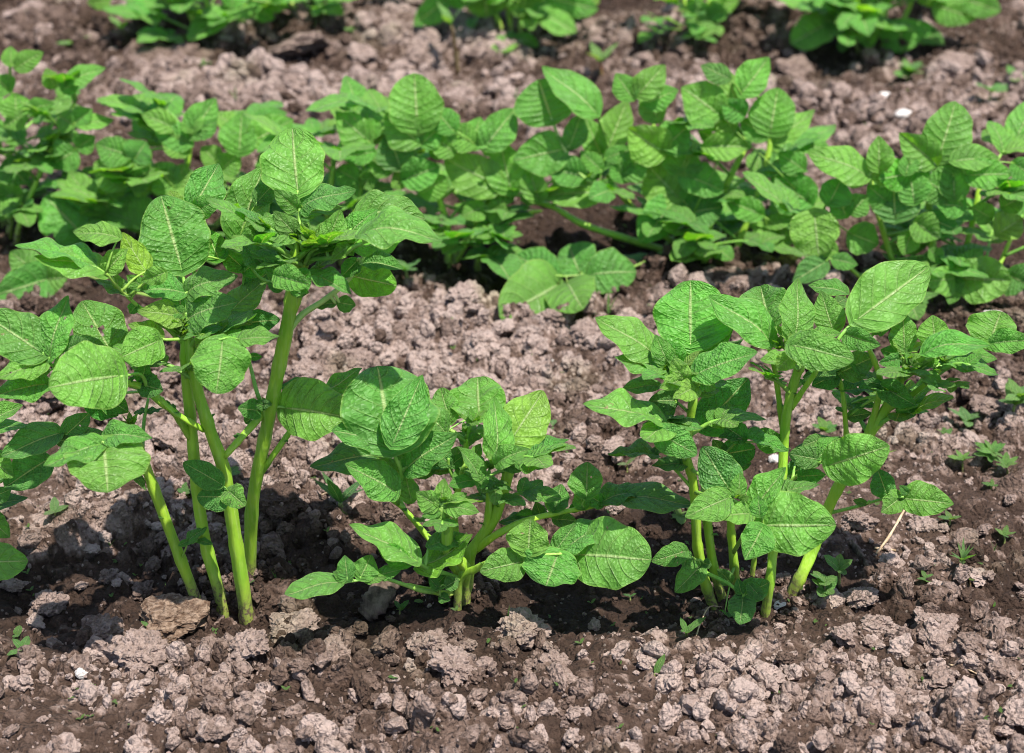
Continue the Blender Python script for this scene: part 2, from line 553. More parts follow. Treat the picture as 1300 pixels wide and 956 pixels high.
dx = xs[1] - xs[0]
SP = 256
lump_noise = fbm_img(SP, 5, 21, 3)
def stamp(cx, cy, r, hgt, dry, sx):
    j0, j1 = int((cx - r * 1.5 * sx - xs[0]) / dx), int((cx + r * 1.5 * sx - xs[0]) / dx) + 2
    i0, i1 = np.searchsorted(ys, cy - r * 1.5), np.searchsorted(ys, cy + r * 1.5) + 1
    j0, i0 = max(j0, 0), max(i0, 0)
    j1, i1 = min(j1, len(xs)), min(i1, ny)
    if j1 - j0 < 2 or i1 - i0 < 2:
        return
    xx = (xs[j0:j1] - cx) / (r * sx)
    yy = (ys[i0:i1] - cy) / r
    oi, oj = int(abs(cx) * 7919) % 97, int(cy * 6101) % 89
    ii = ((yy * 34).astype(int) + oi + 60) % SP
    jj = ((xx * 34).astype(int) + oj + 60) % SP
    nz = lump_noise[np.ix_(ii, jj)]
    d = np.sqrt(xx[None] ** 2 + yy[:, None] ** 2) * (1 + 0.17 * nz)
    m = d < 1
    if not m.any():
        return
    hh = np.where(m, np.sqrt(np.clip(1 - d ** 2.6, 0, 1)), 0) * hgt * (1 + 0.20 * np.roll(nz, 5, 0))
    zc = Z[min((i0 + i1) // 2, ny - 1), min((j0 + j1) // 2, len(xs) - 1)]
    sub = Z[i0:i1, j0:j1]
    znew = np.where(m, np.maximum(sub * 0.3 + zc * 0.7, sub - 0.4 * hgt) + hh - 0.10 * hgt, -9)
    up = znew > sub
    sub[up] = znew[up]
    DRY[i0:i1, j0:j1][up] = dry

def scatter(n, rmin, rmax, power, cover):
    yy = np.sqrt(rng.uniform(0.80 ** 2, 3.5 ** 2, n))
    half = 0.40 * yy + 0.30
    xx = rng.uniform(-1, 1, n) * half
    rr = rmin * (rmax / rmin) ** (rng.random(n) ** power)
    dens = samp(NOI2, xx + 0.7, yy + 2.1, 0.9)
    mo = np.clip(0.42 + 0.34 * samp(NOI2, xx + 1.3, yy + 0.4, 1.15) + 0.45 * np.exp(-(row_dist(xx, yy) / 0.085) ** 2) - .32 * front(yy), 0, 1)
    for x, y, r, d, m in zip(xx, yy, rr, dens, mo):
        if cover and d < cover + rng.normal(0, 0.45):
            continue
        dry = float(np.clip((0.62 if r < .0055 else 0.80 if r < .009 else 0.92) + rng.normal(0, 0.17) - 0.62 * m, 0.05, 1.1))
        stamp(x, y, r, r * rng.uniform(0.7, 1.25) * (0.55 if r > .016 else 0.8 if r > .009 else 1.0), dry, rng.uniform(0.8, 1.4))

scatter(640, 0.016, 0.034, 1.6, -0.2)
scatter(5600, 0.008, 0.017, 1.4, -0.1)
scatter(29000, 0.0045, 0.009, 1.2, -0.2)
scatter(62000, 0.0026, 0.0050, 1.0, None)
Z += 0.0009 * samp(NOI, X + 2, Yg + 1, 0.06) + 0.0004 * samp(NOI, X + 7, Yg + 4, 0.023)

def height_at(x, y):
    j = int(np.clip((x - xs[0]) / dx, 0, len(xs) - 2))
    i = int(np.clip(np.searchsorted(ys, y) - 1, 0, ny - 2))
    return float(Z[i:i + 2, j:j + 2].mean())

# far, coarse skirt out to the horizon, in the same sheet
ext = np.array([1.6, 2.0, 3.0, 5.0, 9.0, 20.0, 60.0, 200.0, 600.0])
XS = np.concatenate([-ext[::-1], xs, ext])
YS = np.concatenate([-np.array([600.0, 200, 60, 20, 8, 3, 1, 0.3])[::1], [0.2, 0.5], ys, ext + 2.4])
ZF = np.zeros((len(YS), len(XS)))
DF = np.full((len(YS), len(XS)), 0.45)
iy, ix = 10, len(ext)
ZF[iy:iy + ny, ix:ix + len(xs)] = Z
DF[iy:iy + ny, ix:ix + len(xs)] = DRY
GX, GY = np.meshgrid(XS, YS)
gq = grid_topo(len(YS) - 1, len(XS) - 1)[:, ::-1]
gme = mesh_np('soil', np.stack([GX, GY, ZF], -1).reshape(-1, 3), gq, mat=M_SOIL)
att = gme.attributes.new('dry', 'FLOAT', 'POINT')
att.data.foreach_set('value', DF.ravel().astype(np.float32))
soil = tag(obj('ground', gme), kind='structure')

def gpt(x, y):
    """point on the lumped soil seen at photo pixel x, y"""
    P = on_ground(x, y)
    for _ in range(4):
        P = on_ground(x, y, height_at(P[0], P[1]))
    return P

# ------------------------------------------------------------------ loose clods
def ico(sub):
    import bmesh
    bm = bmesh.new()
    bmesh.ops.create_icosphere(bm, subdivisions=sub, radius=1.0)
    V = np.array([v.co[:] for v in bm.verts])
    F = np.array([[v.index for v in f.verts] for f in bm.faces], np.int32)
    bm.free()
    return V, F
ICO = {s: ico(s) for s in (1, 2, 3, 4, 5)}

def clod_verts(sub, seed, rough=1.0, crumb=1.0):
    V, _ = ICO[sub]
    o = Vector((seed * 3.17, seed * 1.31, seed * 7.7))
    sc = np.array([random.uniform(0.75, 1.35), random.uniform(0.75, 1.2), random.uniform(0.55, 0.85)])
    out = np.empty_like(V)
    for i, p in enumerate(V):
        q = Vector(p)
        f = 1 + 0.42 * rough * mnoise.noise(q * 1.1 + o) + 0.20 * rough * mnoise.noise(q * 2.3 + o * 2)
        d = mnoise.voronoi(q * 2.4 + o)[0]
        f += crumb * 0.36 * (0.42 - d[0])
        if sub >= 3:
            d = mnoise.voronoi(q * 5.2 + o)[0]
            f += crumb * 0.22 * (0.40 - d[0]) + 0.05 * mnoise.noise(q * 13 + o)
        if sub >= 4:
            d = mnoise.voronoi(q * 11.0 + o)[0]
            f += crumb * 0.13 * (0.40 - d[0])
            f -= 0.05 * abs(mnoise.noise(q * 21 + o))
        out[i] = p * f * sc
    return out

CLOD_BIG = [mesh_np('soil_clod', clod_verts(5, 40 + i), ICO[5][1], mat=M_CLOD, smooth_sh=False, tri=True) for i in range(6)]
CLOD_MID = [mesh_np('soil_clod', clod_verts(4, i), ICO[4][1], mat=M_CLOD, smooth_sh=False, tri=True) for i in range(14)]

def put_clod(x, y, w, label, group=None, big=False, dry=0.7, squash=1.0, sink=0.25, name='soil_clod'):
    P = gpt(x, y)
    r = w * px_size(P) / 2
    o = obj(name, random.choice(CLOD_BIG if big else CLOD_MID))
    o.location = (P[0], P[1], P[2] + r * squash * (0.55 - sink))
    o.rotation_euler = (random.uniform(-.35, .35), random.uniform(-.35, .35), random.uniform(0, 6.28))
    o.scale = (r * random.uniform(.92, 1.08), r * random.uniform(.85, 1.1), r * squash)
    o.color = (dry, 0, 0, 1)
    return tag(o, label, 'soil clod', group)

NAMED_CLODS = [
    (182, 838, 88, 'wide crumbly pale clod just left in front of the brown stone', .82, .75),
    (128, 812, 70, 'crumbly clod in the front corner above the white chip of stone', .72, .7),
    (62, 772, 44, 'rounded grey-brown clod near the left edge in front of the leftmost plant', .78, .8),
    (138, 735, 34, 'small round clod on the dark earth left of the leaning bare stem', .72, .9),
    (180, 752, 32, 'grey clod behind the brown stone at the foot of the leaning stem', .62, .9),
    (372, 800, 66, 'broad pale clod in front of the tallest plant, right of the brown stone', .8, .6),
    (318, 822, 60, 'pale crumbly clod touching the front of the brown stone', .8, .6),
    (420, 835, 58, 'flat pale clod at the front left of the wood chunk', .78, .55),
    (578, 852, 66, 'largest round clod at the front below the middle plant', .84, .85),
    (545, 822, 58, 'lumpy clod leaning against the largest round clod at the front', .8, .7),
    (662, 808, 66, 'big upright clod in front of the middle plant, below its large round leaf', .82, .85),
    (488, 820, 34, 'small grey clod in front of the chunk of wood', .55, .8),
    (455, 808, 34, 'small pale clod left in front of the chunk of wood', .82, .7),
    (700, 848, 46, 'pale clod at the front right of the big upright clod', .76, .7),
    (998, 838, 30, 'grey clod in the dark hollow in front of the right plant', .5, .8),
    (958, 836, 24, 'small grey pebble-like clod in the dark hollow in front of the right plant', .55, .7),
    (1092, 760, 44, 'ochre flat clod right beside the small clover-like weed', .85, .45),
    (1118, 798, 44, 'pale block of earth front right of the clover-like weed', .84, .75),
    (1190, 800, 64, 'wide flat pale clod in the front right area', .86, .6),
    (1190, 815, 40, 'pale clod stuck to the front of the wide flat one at right', .82, .8),
    (1070, 812, 34, 'crumbly clod left of the pale block of earth at front right', .78, .8),
    (1130, 735, 52, 'dark grey clod under the straw piece right of the right plant', .45, .7),
    (1090, 665, 46, 'smooth pale clod behind the thick slanting stem of the right plant', .8, .6),
    (385, 475, 54, 'pale flat clod standing behind the left arm of the middle plant', .82, .6),
    (455, 460, 48, 'pale clod behind the largest leaf of the middle plant', .78, .55),
    (355, 640, 60, 'dark flat clod under the round leaf between left and middle plant', .34, .55),
    (412, 655, 58, 'long dark clod beside the spiny seedling', .36, .55),
    (745, 425, 42, 'pale angular clod in front of the low leaf cluster of the second row', .84, .6),
    (700, 405, 34, 'pale clod partly under the low leaf cluster of the second row', .8, .6),
    (905, 352, 28, 'pale upright clod behind the top leaf of the right plant', .8, .9),
    (1180, 495, 34, 'rounded pale clod right of the crown of the right plant', .8, .8),
    (1255, 520, 44, 'pale clod below the small weed near the right edge', .74, .7),
    (655, 492, 32, 'pale clod on the bare strip left of the right plant', .8, .8),
    (705, 508, 28, 'round brown clod right above the right leaf of the middle plant', .6, .8),
    (535, 78, 62, 'big pale block of earth in the far strip left of the purple-stemmed seedling', .84, .6),
    (215, 80, 96, 'broad earth mound in the far strip at left', .6, .4),
    (385, 62, 84, 'pale ridge of earth below the far left plant', .78, .45),
    (500, 45, 36, 'pale round clod in the far strip, behind the big pale block', .8, .8),
    (460, 70, 30, 'pale pink clod in the far strip left of the big pale block', .86, .8),
    (1010, 92, 60, 'pale clod in front of the round leaves of the far right plant', .74, .5),
    (1078, 128, 30, 'round pale clod above the leaf standing up in the second row at right', .8, .8),
    (1210, 85, 56, 'pale clod right of the far right plant', .8, .5),
    (130, 655, 44, 'pinkish clod below the large leaf of the leaning stem', .74, .7),
    (60, 512, 50, 'rounded clod left behind the tallest plant', .7, .8),
    (215, 480, 40, 'pale clod visible between the stems of the tallest plant', .76, .7),
]
for x, y, w, lab, dry, sq in NAMED_CLODS:
    put_clod(x, y, w * 1.05, lab, None, w > 40, dry, sq)

LANDMARKS = [(222, 790, 'the brown stone'), (486, 765, 'the wood chunk'), (592, 752, 'the middle plant'), (285, 762, 'the tallest plant'), (952, 772, 'the right plant'),
             (872, 808, 'the three-leaved seedling'), (1046, 768, 'the clover-like weed'), (28, 832, 'the front left corner seedling'), (1128, 690, 'the straw'), (1226, 728, 'the feathery weed'),
             (1252, 600, 'the frilly weed patch'), (438, 652, 'the spiny weed'), (702, 552, 'the two flat sprouts'), (796, 596, 'the whitish seedling'), (1284, 530, 'the tall weed at the right edge'),
             (1226, 545, 'the flat pale weed'), (690, 395, 'the low leaf cluster'), (772, 400, 'the long-bladed grass tuft'), (520, 362, 'the pale long-leaved seedling'), (444, 420, 'the little two-leaved sprout'),
             (578, 852, 'the largest front clod'), (832, 858, 'the single oblong leaf'), (505, 862, 'the round seed leaf'), (1190, 800, 'the wide flat clod at right'), (104, 858, 'the white stone chip'),
             (581, 92, 'the purple-stemmed seedling'), (765, 105, 'the reddish seedling'), (1130, 138, 'the two white lumps'), (1152, 103, 'the bushy weed at far right'), (1270, 120, 'the pair of far weeds'),
             (275, 62, 'the far left plant'), (655, 62, 'the far centre plant'), (885, 55, 'the thin far plant'), (1110, 70, 'the far right plant'), (535, 78, 'the big pale block'), (215, 80, 'the far earth mound'),
             (90, 72, 'the far left weed'), (258, 125, 'the white flecks'), (476, 458, 'the grey-green leaf'), (140, 690, 'the shaded grass blades'), (1060, 552, 'the rosette weed'), (880, 860, 'the oblong leaf at front'),
             (355, 640, 'the dark flat clod'), (960, 838, 'the grey pebble-like clod'), (655, 492, 'the pale clod on the bare strip'), (1255, 520, 'the weed clod at the right edge'), (700, 848, 'the pale front clod'), (420, 835, 'the flat pale front clod')]
ZONES = [
    ('scattered in the far strip behind the second row', 65, 0, 1300, 20, 190, (12, 32)),
    ('lying between the second and the front row', 85, 0, 1300, 375, 600, (12, 42)),
    ('lying right of the right plant', 45, 1050, 1300, 590, 866, (12, 30)),
    ('lying at the foot of the front row', 40, 0, 1040, 610, 780, (12, 28)),
    ('lying along the front of the bed', 45, 0, 1300, 785, 940, (16, 44)),
]
loose = []
for where, n, x0, x1, y0, y1, (w0, w1) in ZONES:
    for i in range(n):
        x, y = random.uniform(x0, x1), random.uniform(y0, y1)
        w = w0 + (w1 - w0) * random.random() ** 2.0
        P = on_ground(x, y)
        mo = float(samp(NOI2, P[0] + 1.3, P[1] + 0.4, 1.15))
        dry = min(0.98, max(0.3, 0.78 - 0.14 * mo + random.gauss(0, .12)))
        sq = random.uniform(.6, .98)
        o = put_clod(x, y, w, '', None, False, dry, sq, random.uniform(.1, .35))
        lx, ly, lname = min(LANDMARKS, key=lambda q: (q[0] - x) ** 2 + 2.2 * (q[1] - y) ** 2)
        ddx, ddy = x - lx, (y - ly) * 1.5
        dist = math.hypot(ddx, ddy)
        side = 'left' if ddx < 0 else 'right'
        if abs(ddx) > 2.4 * abs(ddy):
            rel = side + ' of'
        elif abs(ddy) > 2.4 * abs(ddx):
            rel = 'behind' if ddy < 0 else 'in front of'
        else:
            rel = ('back ' if ddy < 0 else 'front ') + side + ' of'
        far = 'close ' if dist < 45 else ('' if dist < 110 else 'far ')
        size = 'tiny' if w < w0 * 1.12 else 'small' if w < w0 * 1.45 else 'medium' if w < w0 * 1.9 else 'big'
        tone = 'dark' if dry < .62 else 'grey-brown' if dry < .78 else 'pale'
        form = 'flat' if sq < .72 else 'round' if sq < .86 else 'upright'
        o['label'] = f'{size} {tone} {form} clod {far}{rel} {lname}'
        loose.append((o, where))
from collections import Counter
cnt = Counter(o['label'] for o, w_ in loose)
for lab in [k_ for k_, n_ in cnt.items() if n_ > 1]:
    same = sorted((o for o, w_ in loose if o['label'] == lab), key=lambda q: q.location.x)
    for i, o in enumerate(same):
        o['label'] = lab + (', left one' if i == 0 else ', right one' if i == len(same) - 1 else ', middle one')

# the crumbs nobody could count: one object, geometry nodes set a crumb on each of its points
crumb_col = bpy.data.collections.new('crumb_shapes')
for i in range(14):
    sub = 3 if i < 5 else 2
    crumb_col.objects.link(bpy.data.objects.new('crumb', mesh_np('crumb', clod_verts(sub, 100 + i, 1.0), ICO[sub][1], mat=M_CRUMB, smooth_sh=False, tri=True)))
NCR = 150000
yy = np.sqrt(rng.uniform(.84 ** 2, 3.4 ** 2, NCR))
xx = rng.uniform(-1, 1, NCR) * (0.36 * yy + 0.17)
rr = .0010 * (.0105 / .0010) ** (rng.random(NCR) ** 2.1)
rr *= 1 + 0.42 * (yy - 1)                                     # the far strips are coarser
dens = .9 * samp(NOI2, xx + 0.7, yy + 2.1, 0.9) + .7 * samp(NOI, xx, yy, .6) - .8 * np.exp(-(row_dist(xx, yy) / .08) ** 2) + .9 * front(yy)
keep = (dens > rng.normal(.0, .45, NCR)) & (rng.random(NCR) < .75) | (rr < .0026) & (rng.random(NCR) < .45)
xx, yy, rr = xx[keep], yy[keep], rr[keep]
for bx, by in ((250, 765), (280, 759), (311, 765), (318, 720), (594, 752), (588, 752), (590, 750), (566, 754), (908, 779), (922, 777), (936, 755), (972, 783), (1005, 757)):
    P = on_ground(bx, by)                                     # earth drawn up round each stem
    a_ = rng.uniform(0, 6.28, 70)
    d_ = .007 + .022 * rng.random(70)
    xx, yy, rr = np.append(xx, P[0] + d_ * np.cos(a_)), np.append(yy, P[1] + d_ * np.sin(a_)), np.append(rr, rng.uniform(.0015, .0052, 70))
jj = np.clip(((xx - xs[0]) / dx).astype(int), 0, len(xs) - 1)
ii = np.clip(np.searchsorted(ys, yy), 0, ny - 1)
mo = np.clip(0.42 + 0.34 * samp(NOI2, xx + 1.3, yy + 0.4, 1.15) + .38 * np.exp(-(row_dist(xx, yy) / .085) ** 2) - .32 * front(yy), 0, 1)
dv = np.clip(0.98 - 0.62 * mo + rng.normal(0, .19, len(xx)), .05, 1.2)
pts = np.stack([xx, yy, Z[ii, jj] + rr * .22], -1)
pm = bpy.data.meshes.new('soil_crumbs')
pm.vertices.add(len(pts))
pm.vertices.foreach_set('co', pts.astype(np.float32).ravel())
for nm, arr in (('rad', rr), ('dry', dv)):
    pm.attributes.new(nm, 'FLOAT', 'POINT').data.foreach_set('value', arr.astype(np.float32))
pm.attributes.new('turn', 'FLOAT_VECTOR', 'POINT').data.foreach_set('vector', rng.uniform(0, 6.28, (len(pts), 3)).astype(np.float32).ravel())
co = tag(obj('soil_crumbs', pm), kind='stuff')
ng = bpy.data.node_groups.new('scatter_crumbs', 'GeometryNodeTree')
ng.interface.new_socket('Geometry', in_out='INPUT', socket_type='NodeSocketGeometry')
ng.interface.new_socket('Geometry', in_out='OUTPUT', socket_type='NodeSocketGeometry')
gi, go = ng.nodes.new('NodeGroupInput'), ng.nodes.new('NodeGroupOutput')
ci = ng.nodes.new('GeometryNodeCollectionInfo')
ci.inputs['Collection'].default_value = crumb_col
ci.inputs['Separate Children'].default_value = True
ci.inputs['Reset Children'].default_value = True
ip = ng.nodes.new('GeometryNodeInstanceOnPoints')
ip.inputs['Pick Instance'].default_value = True
def attr_node(nm, typ):
    a_ = ng.nodes.new('GeometryNodeInputNamedAttribute')
    a_.data_type = typ
    a_.inputs['Name'].default_value = nm
    return next(o_ for o_ in a_.outputs if o_.enabled and o_.name == 'Attribute')
e2r = ng.nodes.new('FunctionNodeEulerToRotation')
ng.links.new(attr_node('turn', 'FLOAT_VECTOR'), e2r.inputs[0])
ng.links.new(gi.outputs[0], ip.inputs['Points'])
ng.links.new(ci.outputs[0], ip.inputs['Instance'])
ng.links.new(e2r.outputs[0], ip.inputs['Rotation'])
ng.links.new(attr_node('rad', 'FLOAT'), ip.inputs['Scale'])
ng.links.new(ip.outputs[0], go.inputs[0])
co.modifiers.new('scatter', 'NODES').node_group = ng

# ------------------------------------------------------------------ potato plants
# Shapes are read off the photograph in enlarged windows: name -> (left, top, enlargement)
FR = {'A': (0, 150, 4.25), 'B': (280, 150, 4.25), 'C': (0, 330, 4.25), 'D': (240, 330, 4.25), 'E': (340, 450, 4.25),
      'F': (560, 450, 4.25), 'G': (340, 580, 4.25), 'H': (600, 560, 4.25), 'I': (730, 320, 4.25), 'J': (1000, 310, 4.25),
      'K': (740, 480, 4.25), 'L': (940, 480, 4.25), 'M': (800, 600, 4.25), 'N': (0, 480, 4.25),
      'P': (0, 0, 2.898), 'Q': (430, 0, 2.898), 'R': (860, 0, 2.898), 'Z': (0, 0, 1.0)}

class Plant:
    def __init__(self, x, y, label, nu=24, nv=14, name='potato_plant', cat='potato plant', group=None, tint=1.0):
        self.o = gpt(x, y)
        self.root = bpy.data.objects.new(name, None)
        COL.objects.link(self.root)
        self.root.location = self.o
        self.root.empty_display_size = 0.05
        tag(self.root, label, cat, group)
        self.stems = []
        self.nu, self.nv = nu, nv
        self.px = px_size(self.o)
        self.tint = tint
        self.back = 0.0
        self.clear = False

    def at(self, fr, x, y, off=0.0):
        ox, oy, s = FR[fr]
        P = on_plane(ox + x / s, oy + y / s, self.o[1] + off / 100.0)
        for _ in range(3):                                    # never below the soil: come forward instead
            g = height_at(P[0], P[1]) + (0.012 if self.clear else -9)
            if P[2] < g:
                P = on_ground(ox + x / s, oy + y / s, g)
        return P

    def nearest(self, P):
        """nearest stem point to P as seen in the plane across the view"""
        best, bp = 1e9, None
        for S, R in self.stems:
            e = S - P
            dd = e[:, 0] ** 2 + e[:, 2] ** 2 + 0.15 * e[:, 1] ** 2
            i = int(dd.argmin())
            if dd[i] < best:
                best, bp = dd[i], S[i]
        return bp, math.sqrt(best) if bp is not None else 9

    def stem(self, fr, pts, r0, r1, ground=True, name='stem', color=None, snap=False):
        """pts = (x, y[, depth cm]); radii in photo pixels"""
        P = [self.at(fr, q[0], q[1], (q[2] if len(q) > 2 else 0) + self.back * i / (len(pts) - 1)) for i, q in enumerate(pts)]
        if snap and self.stems:
            P[0] = self.nearest(P[0])[0]
        R = np.linspace(r0, r1, len(P)) * self.px * .80
        if ground:
            e = P[0] - P[1]
            P = [np.array([P[0][0] + e[0] * .3, P[0][1], min(P[0][2], height_at(P[0][0], P[0][1])) - 0.02])] + P
            R = np.concatenate([[R[0] * 1.05], R])
        S, RR = spline(P, R, 6)
        e = S[-1] - S[-2]
        S = np.vstack([S, S[-1] + nrm(e) * R[-1] * 1.6])              # runs out into a growing tip
        RR = np.append(RR, RR[-1] * .3)
        RR[-2] *= .75
        RR = RR * (1 + 0.13 * (np.arange(len(RR)) % 7 == 4) + 0.04 * np.sin(np.arange(len(RR)) * 1.1 + r0))
        me = tubes_mesh(name, [(S, RR)], M_STEM, self.o, 14, 0.14)
        obj(name, me, self.root, color=(*jit(color or (0.265, 0.425, 0.032), .06), 1))
        self.stems.append((S, RR))

    def leaflet(self, parent, B, T, wapp, opt, ck='m', name='leaflet'):
        L = np.linalg.norm(T - B)
        a = (T - B) / L
        mid = (B + T) / 2
        view = nrm(CAM - mid)
        n0 = nrm(view - np.dot(view, a) * a)
        b = np.cross(a, n0)
        ratio = opt.get('r', 0.62)
        W = max(wapp * 1.06, ratio * L * 0.98)
        c = min(1.0, wapp * 1.06 / W)
        phi = min(math.acos(c), math.radians(72))
        cand = [n0 * math.cos(f) + b * math.sin(f) for f in (phi, -phi)]
        n = max(cand, key=lambda q: q[2] + 0.15 * q[0])
        if opt.get('flip'):
            n = min(cand, key=lambda q: q[2])
        if opt.get('under'):
            n = -n
        V, q, uv = blade(B, T, W, n, k=opt.get('k', 0.08), fold=opt.get('fold', rng.uniform(.12, .5) if rng.random() < .75 else rng.uniform(.5, .85)),
                         arch=opt.get('arch', rng.uniform(.03, .12)), wave=opt.get('wave', rng.uniform(.05, .115) if self.nu > 24 else rng.uniform(.02, .06)),
                         quilt=opt.get('q', rng.uniform(.8, 1.25)) * (1 if self.nu > 24 else .45), twist=opt.get('tw', rng.uniform(-.3, .3)), nu=opt.get('nu', self.nu), nv=opt.get('nv', self.nv),
                         hole=opt.get('hole') or ([(rng.uniform(.3, .8), rng.uniform(-.5, .5), rng.uniform(.015, .035))] if rng.random() < .07 else None), droop=opt.get('droop', rng.uniform(.02, .17)))
        me = mesh_np(name, V, q, uv, M_LEAF)
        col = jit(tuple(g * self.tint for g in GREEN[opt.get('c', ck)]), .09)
        if rng.random() < .03:                                        # an ageing leaf now and then
            col = (col[0] * 1.5, col[1] * 1.08, col[2])
        o = obj(name, me, parent, Vector(B - self.o), (*col, opt.get('spot', float(rng.random() < .12) * .7)))
        if opt.get('label'):
            o['label'] = opt['label']
        return o

    def leaf(self, fr, path, leaflets, o=0.0, r=2.4, ck='m', r1=None, col=None, snap=True, single=False):
        """one compound leaf: a stalk along path, leaflets (base x, y, tip x, y, seen width[, options])"""
        s = FR[fr][2]
        self.clear = True
        if path is None:
            b = leaflets[0]
            Pb = self.at(fr, b[0], b[1], b[5].get('o', o) if len(b) > 5 else o)
            N, _ = self.nearest(Pb)
            path3 = [N, (N * .45 + Pb * .55) + np.array([0, 0, .15 * np.linalg.norm(N - Pb)]), Pb]
        else:
            path3 = [self.at(fr, p[0], p[1], p[2] if len(p) > 2 else o) for p in path]
            if snap and self.stems:
                N, d = self.nearest(path3[0])
                if d < 26 * self.px:
                    path3[0] = N
                else:
                    path3 = [N] + path3
        S, RR = spline(path3, np.linspace(r, r1 or r * .55, len(path3)) * self.px, 6)
        tubes = [(S, RR)]
        todo = []
        for b in leaflets:
            opt = b[5] if len(b) > 5 else {}
            ob = opt.get('o', o)
            B = self.at(fr, b[0], b[1], ob)
            e = S - B
            i = int(((e ** 2).sum(1) + 0 * e[:, 0]).argmin())
            if 'o' not in opt:      # sit at the stalk's own depth
                B = self.at(fr, b[0], b[1], (S[i][1] - self.o[1]) * 100)
            if np.linalg.norm(S[i] - B) > 3 * self.px:
                tubes.append(spline([S[i], (S[i] + B) / 2 + np.array([0, 0, .002]), B], np.array([RR[i], RR[i] * .7, RR[i] * .55]), 3))
            dpx = (b[3] - b[1]) / s * self.px * 100
            d = opt['d'] if 'd' in opt else (-0.45 * dpx if dpx > 0 else -0.38 * dpx) + rng.uniform(-.7, .7)
            T = self.at(fr, b[2], b[3], (B[1] - self.o[1]) * 100 + d)
            todo.append((B, T, b[4] / s * self.px, opt))
        lf = obj('leaf', tubes_mesh('leaf', tubes, M_STEM, self.o, 7), self.root, color=(*jit(col or (0.19, 0.345, 0.05), .08), 1))
        for B, T, w, opt in todo:
            self.leaflet(lf, B, T, w, opt, ck)
        self.clear = False
        return lf

    def shoot(self, fr, x, y, size, n=7, o=0.0):
        """tuft of unfolding young leaflets at a stem tip; size in photo pixels"""
        C = self.at(fr, x, y, o)
        N, d = self.nearest(C)
        P, R = spline([N, (N + C) / 2, C], np.array([2.4, 2.0, 1.2]) * self.px, 4)
        lf = obj('young_shoot', tubes_mesh('young_shoot', [(P, R)], M_STEM, self.o, 7), self.root, color=(*jit((0.2, 0.38, 0.05), .08), 1))
        for i in range(n):
            az = i * 2.4 + rng.uniform(-.4, .4)
            el = rng.uniform(.25, 1.2)
            L = size * self.px * rng.uniform(.55, 1.0)
            D = np.array([math.cos(az) * math.cos(el), math.sin(az) * math.cos(el), math.sin(el)])
            B = C + rng.normal(0, 1, 3) * size * .07 * self.px
            nn = nrm(np.array([-D[0] * D[2], -D[1] * D[2], 1 - D[2] ** 2]) + .15 * rng.normal(0, 1, 3))
            W = L * rng.uniform(.42, .6)
            V, q, uv = blade(B, B + D * L, W, nn, k=0, fold=rng.uniform(.2, .55), arch=rng.uniform(-.05, .12), wave=.07, quilt=1.2, nu=12, nv=8, droop=rng.uniform(0, .2))
            me = mesh_np('leaflet', V, q, uv, M_LEAF)
            obj('leaflet', me, lf, Vector(B - self.o), (*jit(tuple(g * self.tint for g in GREEN['y']), .1), 0))

    def nodes(self, n, size):
        """little stipule leaves clasping the stems"""
        for S, R in self.stems:
            for _ in range(n):
                i = int(rng.integers(len(S) // 3, len(S)))
                az = rng.uniform(0, 6.28)
                D = nrm(np.array([math.cos(az), math.sin(az), rng.uniform(.1, .8)]))
                L = size * self.px * rng.uniform(.6, 1.2)
                B = S[i] + D * R[i] * .7
                V, q, uv = blade(B, B + D * L, L * rng.uniform(.6, .85), np.array([0, 0, 1.0]) + .2 * rng.normal(0, 1, 3), k=.3, wave=.06, nu=8, nv=6)
                obj('leaflet', mesh_np('leaflet', V, q, uv, M_LEAF), self.root, Vector(B - self.o), (*jit(tuple(g * self.tint for g in GREEN['m'])), 0))

    def tips(self, size):
        for S, R in list(self.stems):
            Q = S[-1]
            if Q[2] - self.o[2] > .10:
                d = Q - CAM
                s_ = FPX / np.dot(d, FWD)
                self.shoot('Z', 650 + d[0] * s_, 433.5 - np.dot(d, UP) * s_ - 5, size, 7, (Q[1] - self.o[1]) * 100)

    def compound(self, P0, az, el, length, lw, pairs=2, ck='m'):
        """a whole compound leaf laid out in space, for foliage behind the front row"""
        D = np.array([math.cos(az) * math.cos(el), math.sin(az) * math.cos(el), math.sin(el)])
        P1 = P0 + D * length * .6
        D2 = nrm(D + np.array([0, 0, -.35]))
        P2 = P1 + D2 * length * .4
        S, RR = spline([P0, P1, P2], np.array([2.0, 1.6, 1.1]) * .0011, 6)
        lf = obj('leaf', tubes_mesh('leaf', [(S, RR)], M_STEM, self.o, 6), self.root, color=(*jit((0.17, 0.33, 0.05), .08), 1))
        side = nrm(np.cross(D2, np.array([0, 0, 1.0])))
        upn = nrm(np.cross(side, D2))
        items = [(1.0, D2, 1.0)]
        for k in range(pairs):
            t = .86 - .24 * k
            for sg in (-1, 1):
                items.append((t, nrm(side * sg + D2 * .55 + upn * .15), .82 - .2 * k))
        for t, d, f in items:
            B = S[min(len(S) - 1, int(t * (len(S) - 1)))]
            L = lw * f * rng.uniform(.85, 1.15)
            d = nrm(d + .18 * rng.normal(0, 1, 3))
            nn = nrm(upn + np.array([0, -.15, .35]) + .22 * rng.normal(0, 1, 3))
            V, q, uv = blade(B, B + d * L, L * rng.uniform(.58, .74), nn, k=rng.uniform(.1, .6), fold=rng.uniform(.05, .4), arch=rng.uniform(.02, .14),
                             wave=.035, quilt=.4, nu=14, nv=8, droop=rng.uniform(0, .15), twist=rng.uniform(-.3, .3))
            obj('leaflet', mesh_np('leaflet', V, q, uv, M_LEAF), lf, Vector(B - self.o), (*jit(tuple(g * self.tint for g in GREEN[ck]), .1), 0))

